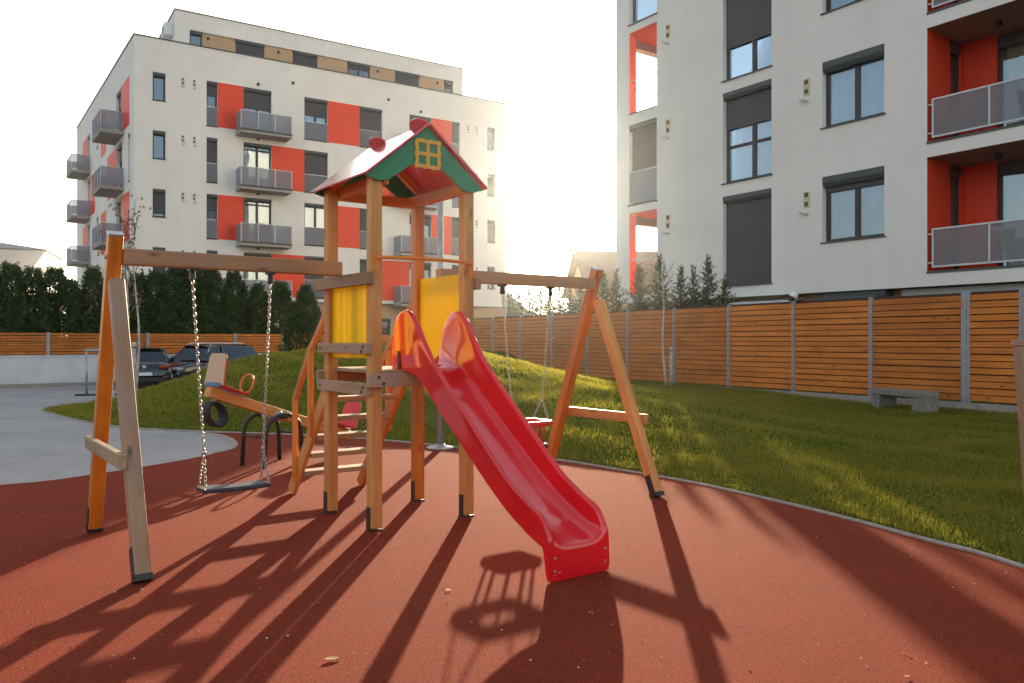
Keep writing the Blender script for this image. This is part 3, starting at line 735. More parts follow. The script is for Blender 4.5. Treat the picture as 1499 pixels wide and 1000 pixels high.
MB().tube([mid + sidev * -.2 + fd * .28 + Vector((0, 0, .36)), mid + sidev * .2 + fd * .28 + Vector((0, 0, .36))], .014, 8).build('trestle_brace', 'black_steel', ss)
MB().lathe([(.05, -.12), (.065, -.1), (.065, .1), (.05, .12)], 16, mid + Vector((0, 0, .585)), 'x').build('bearing', 'galvanised', ss)
# ---------------------------------------------------------------- wooden frame at the right edge
pf = thing('timber_play_frame', (4.30, 6.8, 0), 'weathered wooden play frame post with flat top rail at the right picture edge', 'play frame')
zb = hz(4.33, 6.8)
timber('frame_leg', (.09, 0, zb - .05), (-.01, 0, 1.46), .085, .085, 'wood_weathered', pf)
timber('frame_leg', (1.25, .35, hz(5.6, 7.2) - .05), (1.31, .35, 1.46), .085, .085, 'wood_weathered', pf)
timber('top_rail', (-.06, -.015, 1.49), (1.4, .39, 1.49), .06, .10, 'wood_weathered', pf, side=(0, 0, 1))
kn = MB().lathe([(.0, -.05), (.05, -.035), (.062, 0), (.05, .035), (0.0, .05)], 16, (.165, -.10, zb + .02), 'y'); kn.build('climbing_knob', 'red_paint', pf)
# ---------------------------------------------------------------- concrete bench, lamp post, carpet frame
bx, by = 6.88, 14.15; zb = .30
bn = thing('concrete_bench', (bx, by, zb), 'squat rough concrete bench in front of the slat fence', 'bench', rz=math.atan2(FD[1], FD[0]) + math.pi - .30)
MB().box(-.60, .60, -.2, .2, .24, .345).build('seat_slab', 'concrete_bench', bn, bevel=.012)
for s in (-1, 1): MB().box(s * .50 - .10, s * .50 + .10, -.19, .19, -.1, .24).build('leg', 'concrete_bench', bn, bevel=.012)
lx, ly = -1.0, 11.25
lpo = thing('lamp_post', (lx, ly, 0), 'slim grey steel lamp post with round base plate behind the tower', 'lamp post')
MB().lathe([(.055, .02), (.055, 1.9), (.05, 1.93), (.042, 1.96), (.04, 3.9)], 16).build('pole', 'galvanised', lpo)
MB().lathe([(.19, .0), (.19, .02), (.17, .03), (.07, .045), (.06, .07)], 24).build('base_plate', 'galvanised', lpo)
MB().lathe([(.05, 3.86), (.13, 3.9), (.14, 3.96), (.10, 4.02), (.02, 4.05)], 20).build('lamp_head', 'post_steel', lpo)
cx_, cy_ = G(127, 580)
cf = thing('steel_rack', (cx_, cy_, 0), 'thin grey steel rack frame standing on the paved yard', 'rack', rz=.25)
for x in (0, 1.0):
    MB().tube([(x, 0, 0), (x, 0, 1.24)], .035, 8).build('rack_post', 'galvanised', cf); MB().box(x - .28, x + .28, -.05, .05, 0, .05).build('rack_foot', 'black_steel', cf)
MB().tube([(-.03, 0, 1.25), (1.03, 0, 1.25)], .035, 8).build('rack_bar', 'galvanised', cf)
# fallen leaves
def leaf(px, py, s, rz, lab, mat='litter_pale'):
    s *= .85; x, y = G(px, py); m = MB(); n = 7; top = []; 
    for k in range(n):
        a = k / (n - 1); w = math.sin(math.pi * a) ** .8 * .28; top.append((a - .5, w, .05 * abs(a - .5) + .03 * w))
    vs = [(x_ * s, y_ * s, z_ * s + .004) for x_, y_, z_ in top] + [(x_ * s, -y_ * s * .8, (z_ + .02) * s + .004) for x_, y_, z_ in top] + [(x_ * s, 0, .003 + .1 * s * (x_ * x_)) for x_, _, _ in top]
    fs = [(k, k + 1, 2 * n + k + 1, 2 * n + k) for k in range(n - 1)] + [(2 * n + k, 2 * n + k + 1, n + k + 1, n + k) for k in range(n - 1)]
    m.add(vs, fs, True); o = m.build('fallen_leaf', mat); o.location = (x, y, .004); o.rotation_euler = (.02, .03, rz); tag(o, lab, 'leaf', 'fallen leaves on the rubber surface')
leaf(657, 866, .055, .3, 'small pale fallen leaf on red rubber left of the swing shadow')
leaf(487, 967, .10, .5, 'yellowish curled fallen leaf nearest the bottom of the picture', 'dry_leaf')
leaf(209, 607 + 258, .03, 1.2, 'tiny pale leaf on red rubber just beyond the near left leg')
leaf(735, 735, .035, .9, 'tiny pale leaf on red rubber between tower post and slide')
leaf(1328, 993, .035, .2, 'tiny pale leaf on red rubber at the bottom right')
# pale specks of litter scattered on the rubber
m = MB()
for k in range(420):
    y = random.uniform(3.4, 10.5) ; x = random.uniform(-.66, .66) * y
    if x > 3.2 or sdist(np.array([x]), np.array([y]))[0] > -.2 or (x < -4.2 and y > 8.2): continue
    s = random.uniform(.003, .008); a = random.uniform(0, 6.3); c, s_ = math.cos(a) * s, math.sin(a) * s
    m.add([(x - c, y - s_, .003), (x + s_ * .5, y - c * .5, .003), (x + c, y + s_, .004), (x - s_ * .5, y + c * .5, .003 + s * .9)], [(0, 1, 2, 3)])
tag(m.build('leaf_litter', 'litter_pale'), 'scattered pale crumbs of litter on the red rubber', 'litter', kind='stuff')
# ------------------------------------------------------------------ buildings
class Fac:
    """a facade: t along it, dep into the building, z up (building-local)"""
    def __init__(s, o, d, inward): s.o = Vector((*o, 0)); s.d = Vector((*d, 0)).normalized(); s.n = Vector((*inward, 0)).normalized()
    def P(s, t, dep, z): return s.o + s.d * t + s.n * dep + Vector((0, 0, z))
    def box(s, m, t0, t1, a, b, z0, z1): return m.hexa([s.P(t0, a, z0), s.P(t1, a, z0), s.P(t1, b, z0), s.P(t0, b, z0), s.P(t0, a, z1), s.P(t1, a, z1), s.P(t1, b, z1), s.P(t0, b, z1)])
    def quad(s, m, t0, t1, a, z0, z1): return m.add([s.P(t0, a, z0), s.P(t1, a, z0), s.P(t1, a, z1), s.P(t0, a, z1)], [(0, 1, 2, 3)])
def wall_mesh(fac, m, t0, t1, z0, z1, ops, dep=.3):
    ts = sorted({t0, t1, *[o[0] for o in ops], *[o[1] for o in ops]}); zs = sorted({z0, z1, *[o[2] for o in ops], *[o[3] for o in ops]})
    for a, b in zip(ts[:-1], ts[1:]):
        run = None
        for c, d in zip(zs[:-1], zs[1:]):
            tm, zm = (a + b) / 2, (c + d) / 2
            if any(o[0] < tm < o[1] and o[2] < zm < o[3] for o in ops):
                if run: fac.quad(m, a, b, 0, *run); run = None
            else: run = (run[0], d) if run else (c, d)
        if run: fac.quad(m, a, b, 0, *run)
    for o in ops:
        dp = o[4] if len(o) > 4 else dep; a, b, c, d = o[:4]; P = fac.P
        for q in ([P(a, 0, c), P(b, 0, c), P(b, dp, c), P(a, dp, c)], [P(a, 0, d), P(b, 0, d), P(b, dp, d), P(a, dp, d)], [P(a, 0, c), P(a, 0, d), P(a, dp, d), P(a, dp, c)], [P(b, 0, c), P(b, 0, d), P(b, dp, d), P(b, dp, c)]):
            m.add(q, [(0, 1, 2, 3)])
def window(fac, par, t0, t1, z0, z1, dep=.16, shut=0., mull=(.5,), trans=None, guard=None, rb=.2, pane='glass_dark', curtain=None, nm='window', fw=.08, sill=True, door=False):
    m = MB(); zt = z1
    fac.box(m, t0, t0 + fw, dep, dep + .07, z0, zt); fac.box(m, t1 - fw, t1, dep, dep + .07, z0, zt)
    fac.box(m, t0 + fw, t1 - fw, dep, dep + .07, z0, z0 + fw); fac.box(m, t0 + fw, t1 - fw, dep, dep + .07, zt - fw, zt)
    for k in mull: x = t0 + (t1 - t0) * k; fac.box(m, x - fw * .75, x + fw * .75, dep - .004, dep + .066, z0 + fw, zt - fw)
    if trans is not None:
        z = z0 + (z1 - z0) * trans; e = [t0 + fw] + [t0 + (t1 - t0) * k for k in mull] + [t1 - fw]
        for a, b in zip(e[:-1], e[1:]): fac.box(m, a + (fw * .75 if a > t0 + fw else 0), b - (fw * .75 if b < t1 - fw else 0), dep, dep + .066, z - .04, z + .04)
    w = m.build(nm, 'window_frame', par)
    p = MB(); fac.quad(p, t0 + .02, t1 - .02, dep + .035, z0 + .02, zt - .02); p.build('pane', pane, w)
    if curtain:
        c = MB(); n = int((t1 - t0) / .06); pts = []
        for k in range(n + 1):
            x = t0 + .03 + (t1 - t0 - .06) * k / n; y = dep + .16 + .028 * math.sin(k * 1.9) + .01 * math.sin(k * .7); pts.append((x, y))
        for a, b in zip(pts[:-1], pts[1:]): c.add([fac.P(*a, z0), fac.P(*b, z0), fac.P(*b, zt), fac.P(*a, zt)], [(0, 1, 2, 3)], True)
        c.build('curtain', curtain, w)  # curtains that also carry reflections painted into their colour
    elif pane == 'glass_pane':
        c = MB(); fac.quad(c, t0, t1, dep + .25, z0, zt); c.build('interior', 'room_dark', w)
    if rb:
        b = MB(); P = fac.P; a0 = -.01; pr = [(a0, zt - .002), (a0, zt - rb * .62), (a0 + .05, zt - rb), (dep, zt - rb), (dep, zt - .002)]
        b.prism([P(t0 + .006, a, z) for a, z in pr], fac.d * (t1 - t0 - .012)); b.build('shutter_box', 'sill_grey', w)
    if shut > 0:
        zb = zt - rb - (zt - rb - z0 - .01) * shut; s = MB(); n = max(2, int((zt - rb - zb) / .055))
        zz = np.linspace(zb, zt - rb, n + 1)
        prof = []
        for k in range(n): prof += [(dep - .03, zz[k]), (dep - .034, (zz[k] + zz[k + 1]) / 2)]
        prof.append((dep - .03, zz[n]))
        for a, b in zip(prof[:-1], prof[1:]): s.add([fac.P(t0 + .02, *a), fac.P(t1 - .02, *a), fac.P(t1 - .02, *b), fac.P(t0 + .02, *b)], [(0, 1, 2, 3)])
        s.build('shutter', 'shutter_grey', w)
    if sill:
        s = MB(); fac.box(s, t0 - .04, t1 + .04, -.045, dep, z0 - .03, z0 - .001); s.build('sill', 'sill_grey', w)
    if guard:
        g = MB(); fac.box(g, t0 + .01, t1 - .01, .03, .045, z0 + .04, z0 + guard); gp = g.build('guard_panel', 'rail_glass', w)
        g = MB(); fac.box(g, t0 + .01, t1 - .01, .02, .055, z0 + guard, z0 + guard + .035); g.build('guard_rail', 'rail_steel', gp)
    return w
def balcony(fac, par, t0, t1, zf, proj=1.1, h=1.0):
    m = MB(); fac.box(m, t0, t1, -proj, -.003, zf - .17, zf); s = m.build('balcony', 'slab_concrete', par)
    e = MB(); fac.box(e, t0 - .004, t1 + .004, -proj - .012, -proj - .001, zf - .06, zf + .05); e.build('edge_trim', 'sill_grey', s)
    g = MB(); fac.box(g, t0 + .03, t1 - .03, -proj + .02, -proj + .032, zf + .05, zf + h - .03); g.build('railing_panel', 'rail_glass', s)
    for a in (t0 + .02, t1 - .032):
        g = MB(); fac.box(g, a, a + .012, -proj + .04, -.02, zf + .05, zf + h - .03); g.build('railing_panel', 'rail_glass', s)
    r = MB(); fac.box(r, t0, t1, -proj, -proj + .045, zf + h - .03, zf + h)
    for a in (t0, t1 - .045): fac.box(r, a, a + .045, -proj + .045, -.01, zf + h - .03, zf + h)
    for k in range(4):
        x = t0 + .001 + (t1 - t0 - .042) * k / 3; fac.box(r, x, x + .04, -proj + .003, -proj + .018, zf, zf + h - .03)
    r.build('railing', 'rail_steel', s)
    return s
def vents(fac, par, t, z, big=1.):
    m = MB()
    fac.box(m, t - .085 * big, t + .085 * big, -.03, -.001, z - .33 * big, z + .09 * big)
    v = m.build('vent', 'vent_cream', par)
    for k in range(2): m = MB(); fac.box(m, t - .055 * big, t + .055 * big, -.034, -.031, z - .06 * big - .24 * k * big, z + .06 * big - .24 * k * big); m.build('grille', 'vent_dark', v)
    MB().tube([fac.P(t, -.001, z - .48 * big), fac.P(t, -.08, z - .48 * big), fac.P(t + .06 * big, -.14, z - .44 * big), fac.P(t + .12 * big, -.17, z - .40 * big)], .05 * big, 10).build('flue', 'pipe_white', v)
def lampdot(fac, par, t, z):
    m = MB(); fac.box(m, t - .06, t + .06, -.10, -.001, z - .07, z + .07); m.build('wall_lamp', 'black_steel', par, bevel=.01)

# ---- left block
CB = np.array([-18.85, 40.22]); a1 = math.atan2(.538, .843)
LB = thing('apartment_building', (*CB, 0), 'white apartment block with orange panels, small corner balconies and recessed top storey', 'building', rz=a1)
ea = Fac((0, 0), (1, 0), (0, 1)); c1, s1 = math.cos(a1), math.sin(a1)
def l2(v): return (v[0] * c1 + v[1] * s1, -v[0] * s1 + v[1] * c1)
sd = l2((-.574, .819)); si = l2((.819, .574)); es = Fac((0, 0), sd, si)
W, HB, SD = 21.95, 16.85, 21.7; TOP = 15.15; ST = 2.95
front, side, ops_f, ops_s, jobs, panels = None, None, [], [], [], []
def addw(fac, ops, t0, t1, z0, z1, **k): ops.append((t0, t1, z0, z1)); jobs.append((fac, t0, t1, z0, z1, k))
for r in range(4):
    zt = TOP - ST * r; zf = zt - 2.35; ev = r % 2 == 0
    addw(ea, ops_f, .85, 1.46, zt - 1.42, zt, mull=(), shut=(0, 0, .85, .9)[r])
    addw(ea, ops_f, 3.45, 4.0, zf, zt, mull=(), shut=(.25, .98, .3, .98)[r], guard=1.0, trans=None)
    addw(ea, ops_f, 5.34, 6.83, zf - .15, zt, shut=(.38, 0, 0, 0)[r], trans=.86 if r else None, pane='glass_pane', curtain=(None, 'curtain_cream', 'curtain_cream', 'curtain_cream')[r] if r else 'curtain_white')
    addw(ea, ops_f, 8.65, 10.0, zf, zt, shut=(.36, .98, 0, .98)[r], guard=1.0, pane='glass_pane', curtain=('curtain_white', None, 'curtain_cream', None)[r])
    addw(ea, ops_f, 11.91, 13.31, zf, zt, shut=(.98, .4, .98, .5)[r], guard=1.0)
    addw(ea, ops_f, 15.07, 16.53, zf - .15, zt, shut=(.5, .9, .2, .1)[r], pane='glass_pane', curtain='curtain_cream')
    addw(ea, ops_f, 17.95, 18.5, zf, zt, mull=(), shut=.98 if ev else .5, guard=1.0)
    addw(ea, ops_f, 20.51, 21.06, zt - 1.42, zt, mull=(), shut=(0, .95, .95, .3)[r])
    for a, b in (((4.0, 5.34), (10.0, 11.91), (16.53, 17.95)) if ev else ((6.83, 8.65), (13.31, 15.07))): panels.append((ea, a, b, zf, zt))
    for a, b in (((1.28, 3.65), (8.6, 10.6), (16.2, 18.6)) if ev else ((5.0, 8.2), (13.0, 15.0))): panels.append((es, a, b, zf - .15, zt))
    addw(es, ops_s, 3.66 if ev else 3.4, 5.2 if ev else 4.99, zf - .15, zt, shut=.3)
    addw(es, ops_s, 11.6, 12.3, zt - 1.6, zt, mull=()); addw(es, ops_s, 15.2, 16.19, zf - .15, zt, shut=.2)
    if not ev: addw(es, ops_s, 1.15, 1.6, zf - .1, zt, mull=(), shut=.0)
m = MB(); wall_mesh(ea, m, 0, W, 3.75, HB, ops_f)
wf = m.build('wall', 'stucco', LB)
m = MB(); wall_mesh(es, m, 0, SD, 3.75, HB, ops_s); m.build('wall', 'stucco', LB)
b0 = es.P(SD, 0, 0); b1 = b0 + Vector((W, 0, 0)); f1 = Vector((W, 0, 0))
m = MB()
for p, q in ((b1, b0), (f1, b1)): m.add([(p.x, p.y, 0), (q.x, q.y, 0), (q.x, q.y, HB), (p.x, p.y, HB)], [(0, 1, 2, 3)])
m.build('wall', 'stucco', LB)
m = MB().add([(0, 0, HB - .12), (W, 0, HB - .12), (b1.x, b1.y, HB - .12), (b0.x, b0.y, HB - .12)], [(0, 1, 2, 3)]); m.add([(.02, .02, 3.75), (W, .02, 3.75), (b1.x, b1.y, 3.75), (b0.x, b0.y, 3.75)], [(0, 1, 2, 3)])
m.build('roof', 'roof_cap', LB)
m = MB(); ea.box(m, -.05, W + .05, -.05, .3, HB, HB + .05); es.box(m, .3, SD, -.05, .3, HB, HB + .05); m.build('parapet_cap', 'sill_grey', LB)
gm = MB(); gops = [(2, 4, .9, 2.9), (7, 9.5, .3, 2.9), (12, 14, .9, 2.9), (15, 16.4, .2, 2.9), (18, 20, .9, 2.9)]
eg = Fac((0, .35), (1, 0), (0, 1)); wall_mesh(eg, gm, .3, W - .02, 0, 3.74, gops); gm.add([es.P(.35, .3, 0), es.P(SD, .3, 0), es.P(SD, .3, 3.74), es.P(.35, .3, 3.74)], [(0, 1, 2, 3)])
gm.build('ground_floor_wall', 'cladding_tan', LB)
for a, b, c, d in gops: window(eg, LB, a, b, c, d)
for fac, a, b, c, d, k in jobs: window(fac, LB, a, b, c, d, **k)
for fac, a, b, c, d in panels:
    m = MB(); fac.box(m, a + .005, b - .005, -.012, -.001, c, d); m.build('cladding_panel', 'panel_orange', LB)
for r in range(4):
    zf = TOP - ST * r - 2.52
    balcony(ea, LB, 4.92, 7.62, zf, 1.1); balcony(es, LB, 2.84, 5.75, zf, 1.13); balcony(es, LB, 14.96, 17.66, zf, 1.1)
    if r: balcony(ea, LB, 14.02, 16.72, zf, 1.1)
    else: balcony(ea, LB, 14.02, 16.72, zf, 1.1)
    for t in (2.28, 2.84, 19.1, 19.7): vents(ea, LB, t, TOP - ST * r - .15, .8)
    for t in (6.1, 15.8): lampdot(ea, LB, t, TOP - ST * r + .25)
for t in (8.0, 13.7): lampdot(ea, LB, t, TOP + .65)
# set-back top storey
ep = Fac(es.P(2, 0, 0).xy, (1, 0), (0, 1)); PH = 19.3
pj = [(3.08, 3.74, .0), (5.52, 7.1, .97), (8.74, 10.2, .97), (12.06, 13.5, .15), (15.17, 16.81, .8), (18.61, 19.21, .2)]
m = MB(); wall_mesh(ep, m, 2.35, 19.92, HB - .1, PH, [(3.08, 19.21, HB - .05, 18.37, .12)])
for p, q in ((ep.P(2.35, 0, 0), ep.P(2.35, 14, 0)), (ep.P(2.35, 14, 0), ep.P(19.92, 14, 0)), (ep.P(19.92, 14, 0), ep.P(19.92, 0, 0))):
    m.add([(p.x, p.y, HB - .1), (q.x, q.y, HB - .1), (q.x, q.y, PH), (p.x, p.y, PH)], [(0, 1, 2, 3)])
m.add([ep.P(2.35, 0, PH - .05), ep.P(19.92, 0, PH - .05), ep.P(19.92, 14, PH - .05), ep.P(2.35, 14, PH - .05)], [(0, 1, 2, 3)])
m.build('penthouse_wall', 'stucco', LB)
m = MB(); ep.box(m, 2.3, 19.97, -.05, .25, PH, PH + .045); ep.box(m, 2.3, 2.55, .25, 14, PH, PH + .045); m.build('parapet_cap', 'sill_grey', LB)
e2_ = [3.74, 5.52, 7.1, 8.74, 10.2, 12.06, 13.5, 15.17, 16.81, 18.61]
for a, b in zip(e2_[0::2], e2_[1::2]): m = MB(); ep.quad(m, a, b, .11, HB - .04, 18.36); m.build('penthouse_cladding', 'cladding_tan', LB)
for a, b, s in pj: window(ep, LB, a, b, HB, 18.365, dep=.14, shut=s, mull=() if b - a < 1 else (.5,), sill=False, pane='glass_dark')
for t in (4.05, 7.9, 12.9 + 1.1, 18.1): lampdot(Fac(es.P(2, .11, 0).xy + Vector((0, 0)), (1, 0), (0, 1)) if False else Fac((ep.o + ep.n * .11).xy, (1, 0), (0, 1)), LB, t, 18.1)
# air conditioner on the side of the top storey and a roof mast
pp = ep.P(2.35, 1.2, 17.55); m = MB().box(pp.x - .42, pp.x - .02, pp.y - .45, pp.y + .45, 18.15, 18.8); ac = m.build('air_conditioner', 'white_paint', LB, bevel=.02)
MB().lathe([(.22, 0), (.24, .02), (.24, .03)], 18, (pp.x - .42, pp.y, 18.47), 'x').build('fan_grille', 'vent_dark', ac)
mp_ = ep.P(9.0, 3.0, PH - .05); MB().tube([mp_, mp_ + Vector((0, 0, 5.5))], .03, 6).build('mast', 'galvanised', LB)
# downpipe
dp = es.P(.5, -.06, 0)

# ---- right block
RB0 = np.array([9.47, 18.4]); er_ = np.array([-.575, .818])
a2 = math.atan2(er_[1], er_[0])
RB = thing('apartment_building', (*RB0, 0), 'white apartment block with tall shuttered windows and orange recessed balconies behind the fence', 'building', rz=a2)
# local x runs along the facade away from the camera; the inside lies at negative local y
rf = Fac((0, 0), (1, 0), (0, -1)); TE = 10.42; RZ0, RZ1 = 2.77, 17.2
ops, jobs = [], []
def addr(t0, t1, z0, z1, dep=.3, **k): ops.append((t0, t1, z0, z1, dep)); jobs.append((t0, t1, z0, z1, k))
for r in range(4):
    z = 4.04 + 2.95 * r - (.03 * r)
    addr(1.02, 2.68, z, z + 1.67, curtain='curtain_white', pane='glass_pane', shut=(.10, 0, 0, 0)[r] , rb=.26, mull=(.48,), dep=.3)
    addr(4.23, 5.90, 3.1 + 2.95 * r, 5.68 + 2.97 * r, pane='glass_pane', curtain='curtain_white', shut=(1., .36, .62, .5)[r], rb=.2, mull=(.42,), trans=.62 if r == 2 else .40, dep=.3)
for k in (1, 3): z = 3.05 + 2.95 * k; addr(8.54, 9.79, z - .03, z + 2.58, shut=.62 if k == 1 else .1, guard=1.05 if k == 1 else None, mull=(), pane='glass_dark', dep=.22)
lg = [(8.54, 9.79, 3.07, 5.7), (8.54, 9.79, 8.96, 11.6)]
bl = [(-3.8, 0.0, 3.09 + 2.95 * r, 5.71 + 2.95 * r) for r in range(4)]
m = MB(); wall_mesh(rf, m, -14, TE, RZ0, RZ1, ops + [(*o, .32) for o in lg] + [(*o, .02) for o in bl])
ef = Fac((TE, 0), (0, -1), (-1, 0)); DEPR = 13.
wall_mesh(ef, m, 0, DEPR, RZ0, RZ1, [(.45, 2.15, o[2] + .0, o[3] - .25, .3) for o in lg])
P = rf.P
m.add([P(-14, DEPR, RZ0), P(TE, DEPR, RZ0), P(TE, DEPR, RZ1), P(-14, DEPR, RZ1)], [(0, 1, 2, 3)]); m.add([P(-14, 0, RZ0), P(-14, DEPR, RZ0), P(-14, DEPR, RZ1), P(-14, 0, RZ1)], [(0, 1, 2, 3)])
m.build('wall', 'stucco', RB)
m = MB().add([P(-14, 0, RZ1 - .02), P(TE, 0, RZ1 - .02), P(TE, DEPR, RZ1 - .02), P(-14, DEPR, RZ1 - .02)], [(0, 1, 2, 3)]); m.build('roof', 'roof_cap', RB)
m = MB().add([P(-14, .003, RZ0 + .003), P(TE, .003, RZ0 + .003), P(TE, DEPR, RZ0 + .003), P(-14, DEPR, RZ0 + .003)], [(0, 1, 2, 3)]); m.build('soffit', 'slab_concrete', RB)
for t0, t1, z0, z1, k in jobs: window(rf, RB, t0, t1, z0, z1, **k)
# corner loggias, open at the end of the block
for t0, t1, z0, z1 in lg:
    m = MB(); T1 = TE - .3; d0, d1 = .32, 2.3; a, b = t0 - .0, T1
    m.add([P(a, d0, z1), P(b, d0, z1), P(b, d1, z1), P(a, d1, z1)], [(0, 1, 2, 3)])                 # ceiling
    m.add([P(a, d0, z0), P(a, d1, z0), P(a, d1, z1), P(a, d0, z1)], [(0, 1, 2, 3)]); m.add([P(a, d1, z0), P(b, d1, z0), P(b, d1, z1), P(a, d1, z1)], [(0, 1, 2, 3)])
    m.add([P(t1, d0, z0), P(b, d0, z0), P(b, d0, z1), P(t1, d0, z1)], [(0, 1, 2, 3)])
    rf.box(m, t1 - .012, t1 - .002, .01, .31, z0 + .01, z1 - .012); rf.box(m, t0 + .002, t1 - .013, .01, .31, z1 - .012, z1 - .002)
    lo = m.build('loggia_lining', 'panel_orange', RB)
    m = MB().add([P(a, d0, z0), P(b, d0, z0), P(b, d1, z0), P(a, d1, z0)], [(0, 1, 2, 3)]); m.build('loggia_floor', 'slab_concrete', lo)
    m = MB(); rf.box(m, t0, t1, .10, .13, z0 + 1.08, z0 + 1.12); ef.box(m, .45, 2.15, .08, .11, z0 + 1.08, z0 + 1.12); m.build('railing', 'rail_steel', lo)
    m = MB(); rf.box(m, t0, t1, -.03, .3, z0 - .03, z0 - .002); m.build('sill', 'sill_grey', lo)
# deep recessed balconies with orange walls
for i, (t0, t1, z0, z1) in enumerate(bl):
    D = 1.75; m = MB()
    e = .02
    # far side wall with a narrow door, back wall with a wide window
    sf = Fac(P(t1, e, 0).xy, (0, -1), (1, 0)); bf = Fac(P(t1, D, 0).xy, (-1, 0), (0, -1))
    wall_mesh(sf, m, 0, D - e, z0, z1, [(1.02, 1.55, z0 + .02, z1 - .02, .12)]); wall_mesh(bf, m, 0, t1 - t0, z0, z1, [(.72, 3.5, z0 + .02, z1 - .02, .15)])
    m.add([P(t0, e, z0), P(t0, D, z0), P(t0, D, z1), P(t0, e, z1)], [(0, 1, 2, 3)])
    lin = m.build('balcony_lining', 'panel_orange', RB)
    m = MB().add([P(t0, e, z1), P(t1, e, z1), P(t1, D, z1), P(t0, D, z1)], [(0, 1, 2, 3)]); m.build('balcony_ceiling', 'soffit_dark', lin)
    m = MB().add([P(t0, e, z0), P(t1, e, z0), P(t1, D, z0), P(t0, D, z0)], [(0, 1, 2, 3)]); m.build('balcony_floor', 'slab_concrete', lin)
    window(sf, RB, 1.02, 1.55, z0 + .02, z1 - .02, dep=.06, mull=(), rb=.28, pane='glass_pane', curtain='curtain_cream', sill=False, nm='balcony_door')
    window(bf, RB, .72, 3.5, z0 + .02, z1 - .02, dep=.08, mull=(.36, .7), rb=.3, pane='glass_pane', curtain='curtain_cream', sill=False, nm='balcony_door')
    m = MB(); rf.box(m, t0, t1, -.02, .16, z0 - .03, z0 + .02); sl_ = m.build('sill', 'sill_grey', lin)
    # glazed balustrade
    fr_ = MB(); n = 3; 
    rf.box(fr_, t0 + .02, t1 - .10, .02, .06, z0 + .10, z0 + .14); rf.box(fr_, t0 + .02, t1 - .10, .02, .06, z0 + .95, z0 + .99)
    for k in range(n + 1): x = t0 + .02 + (t1 - .12 - t0 - .04) * k / n; rf.box(fr_, x, x + .04, .021, .059, z0 + .14, z0 + .95)
    for zz in (.2, .85): rf.box(fr_, t1 - .10, t1 - .005, .03, .05, z0 + zz, z0 + zz + .03)
    fo = fr_.build('balustrade', 'rail_steel', RB)
    m = MB(); rf.box(m, t0 + .03, t1 - .11, .036, .044, z0 + .12, z0 + .97); m.build('railing_panel', 'rail_glass', fo)
    m = MB(); q = P(-1.15, .85, z1); m.box(q.x - .06, q.x + .06, q.y - .06, q.y + .06, z1 - .12, z1 - .002); m.build('ceiling_lamp', 'black_steel', lin)
for t, z in [(3.13, 5.32), (3.13, 8.25), (3.13, 11.2), (8.04, 5.35), (8.04, 8.3), (8.04, 11.24)]: vents(rf, RB, t, z, 1.)
# set-back ground floor
gf_ = Fac(P(0, .55, 0).xy, (1, 0), (0, -1)); m = MB(); wall_mesh(gf_, m, -14, TE - .1, 0, RZ0, [(1.1, 2.75, .9, 2.7)])
m.add([gf_.P(TE - .1, 0, 0), gf_.P(TE - .1, DEPR, 0), gf_.P(TE - .1, DEPR, RZ0), gf_.P(TE - .1, 0, RZ0)], [(0, 1, 2, 3)])
m.build('ground_floor_wall', 'cladding_tan', RB)
window(gf_, RB, 1.1, 2.75, .9, 2.7, rb=.35, dep=.1)
m = MB(); rf.box(m, 1.05, 2.8, -.25, .5, 2.36, 2.62); rf.box(m, 1.05, 2.8, .1, .5, 2.62, 2.76); m.build('awning_box', 'sill_grey', RB, bevel=.03)
m = MB(); rf.box(m, -14, .75, .28, .5, .3, 2.74); m.build('ground_floor_screen', 'roof_cap', RB)
# furniture on the balconies
def balcony_chair(t, dep, z, rz, label):
    p = P(t, dep, 0); M_ = RB.matrix_basis @ p if False else Matrix.Translation((*RB0, 0)) @ Matrix.Rotation(a2, 4, 'Z') @ p
    o = thing('balcony_chair', (M_.x, M_.y, z), label, 'chair', rz=rz); MB().box(-.24, .24, -.24, .24, .42, .47).build('seat', 'furniture_grey', o, bevel=.015)
    MB().hexa([(-.24, .20, .45), (.24, .20, .45), (.24, .24, .45), (-.24, .24, .45), (-.22, .30, .98), (.22, .30, .98), (.22, .34, .98), (-.22, .34, .98)]).build('backrest', 'furniture_grey', o, bevel=.015)
    for sx in (-1, 1):
        for sy in (-1, 1): MB().tube([(sx * .21, sy * .2, .44), (sx * .24, sy * .25, 0)], .018, 6).build('leg', 'furniture_grey', o)
balcony_chair(-.62, .72, 6.045, a2 + 1.2, 'dark plastic chair on the upper orange balcony behind the glass balustrade')
balcony_chair(-1.9, .95, 6.045, a2 - 1.6, 'dark plastic chair at the far right of the upper orange balcony')
_p = Matrix.Translation((*RB0, 0)) @ Matrix.Rotation(a2, 4, 'Z') @ P(-1.3, .8, 3.095)
dr_ = thing('drying_rack', _p, 'white wire drying rack on the lower orange balcony', 'drying rack', rz=a2)
for s in (-1, 1): MB().tube([(-.35, s * .25, 0), (0, s * .02, .45), (.0, -s * .22, .92)], .012, 6).build('leg', 'white_paint', dr_)
for k in range(6): MB().tube([(-.35, -.22 + .088 * k, .92), (.35, -.22 + .088 * k, .92)], .006, 5).build('rail', 'white_paint', dr_)
gs = MB(); gs.box(-.12, .16, -.235, -.22, .38, .93); gs.build('green_shirt', 'lawn_green', None, M=Matrix.Translation(_p) @ Matrix.Rotation(a2, 4, 'Z'))
tag(bpy.data.objects['green_shirt'], 'small green garment hanging on the white drying rack', 'laundry')
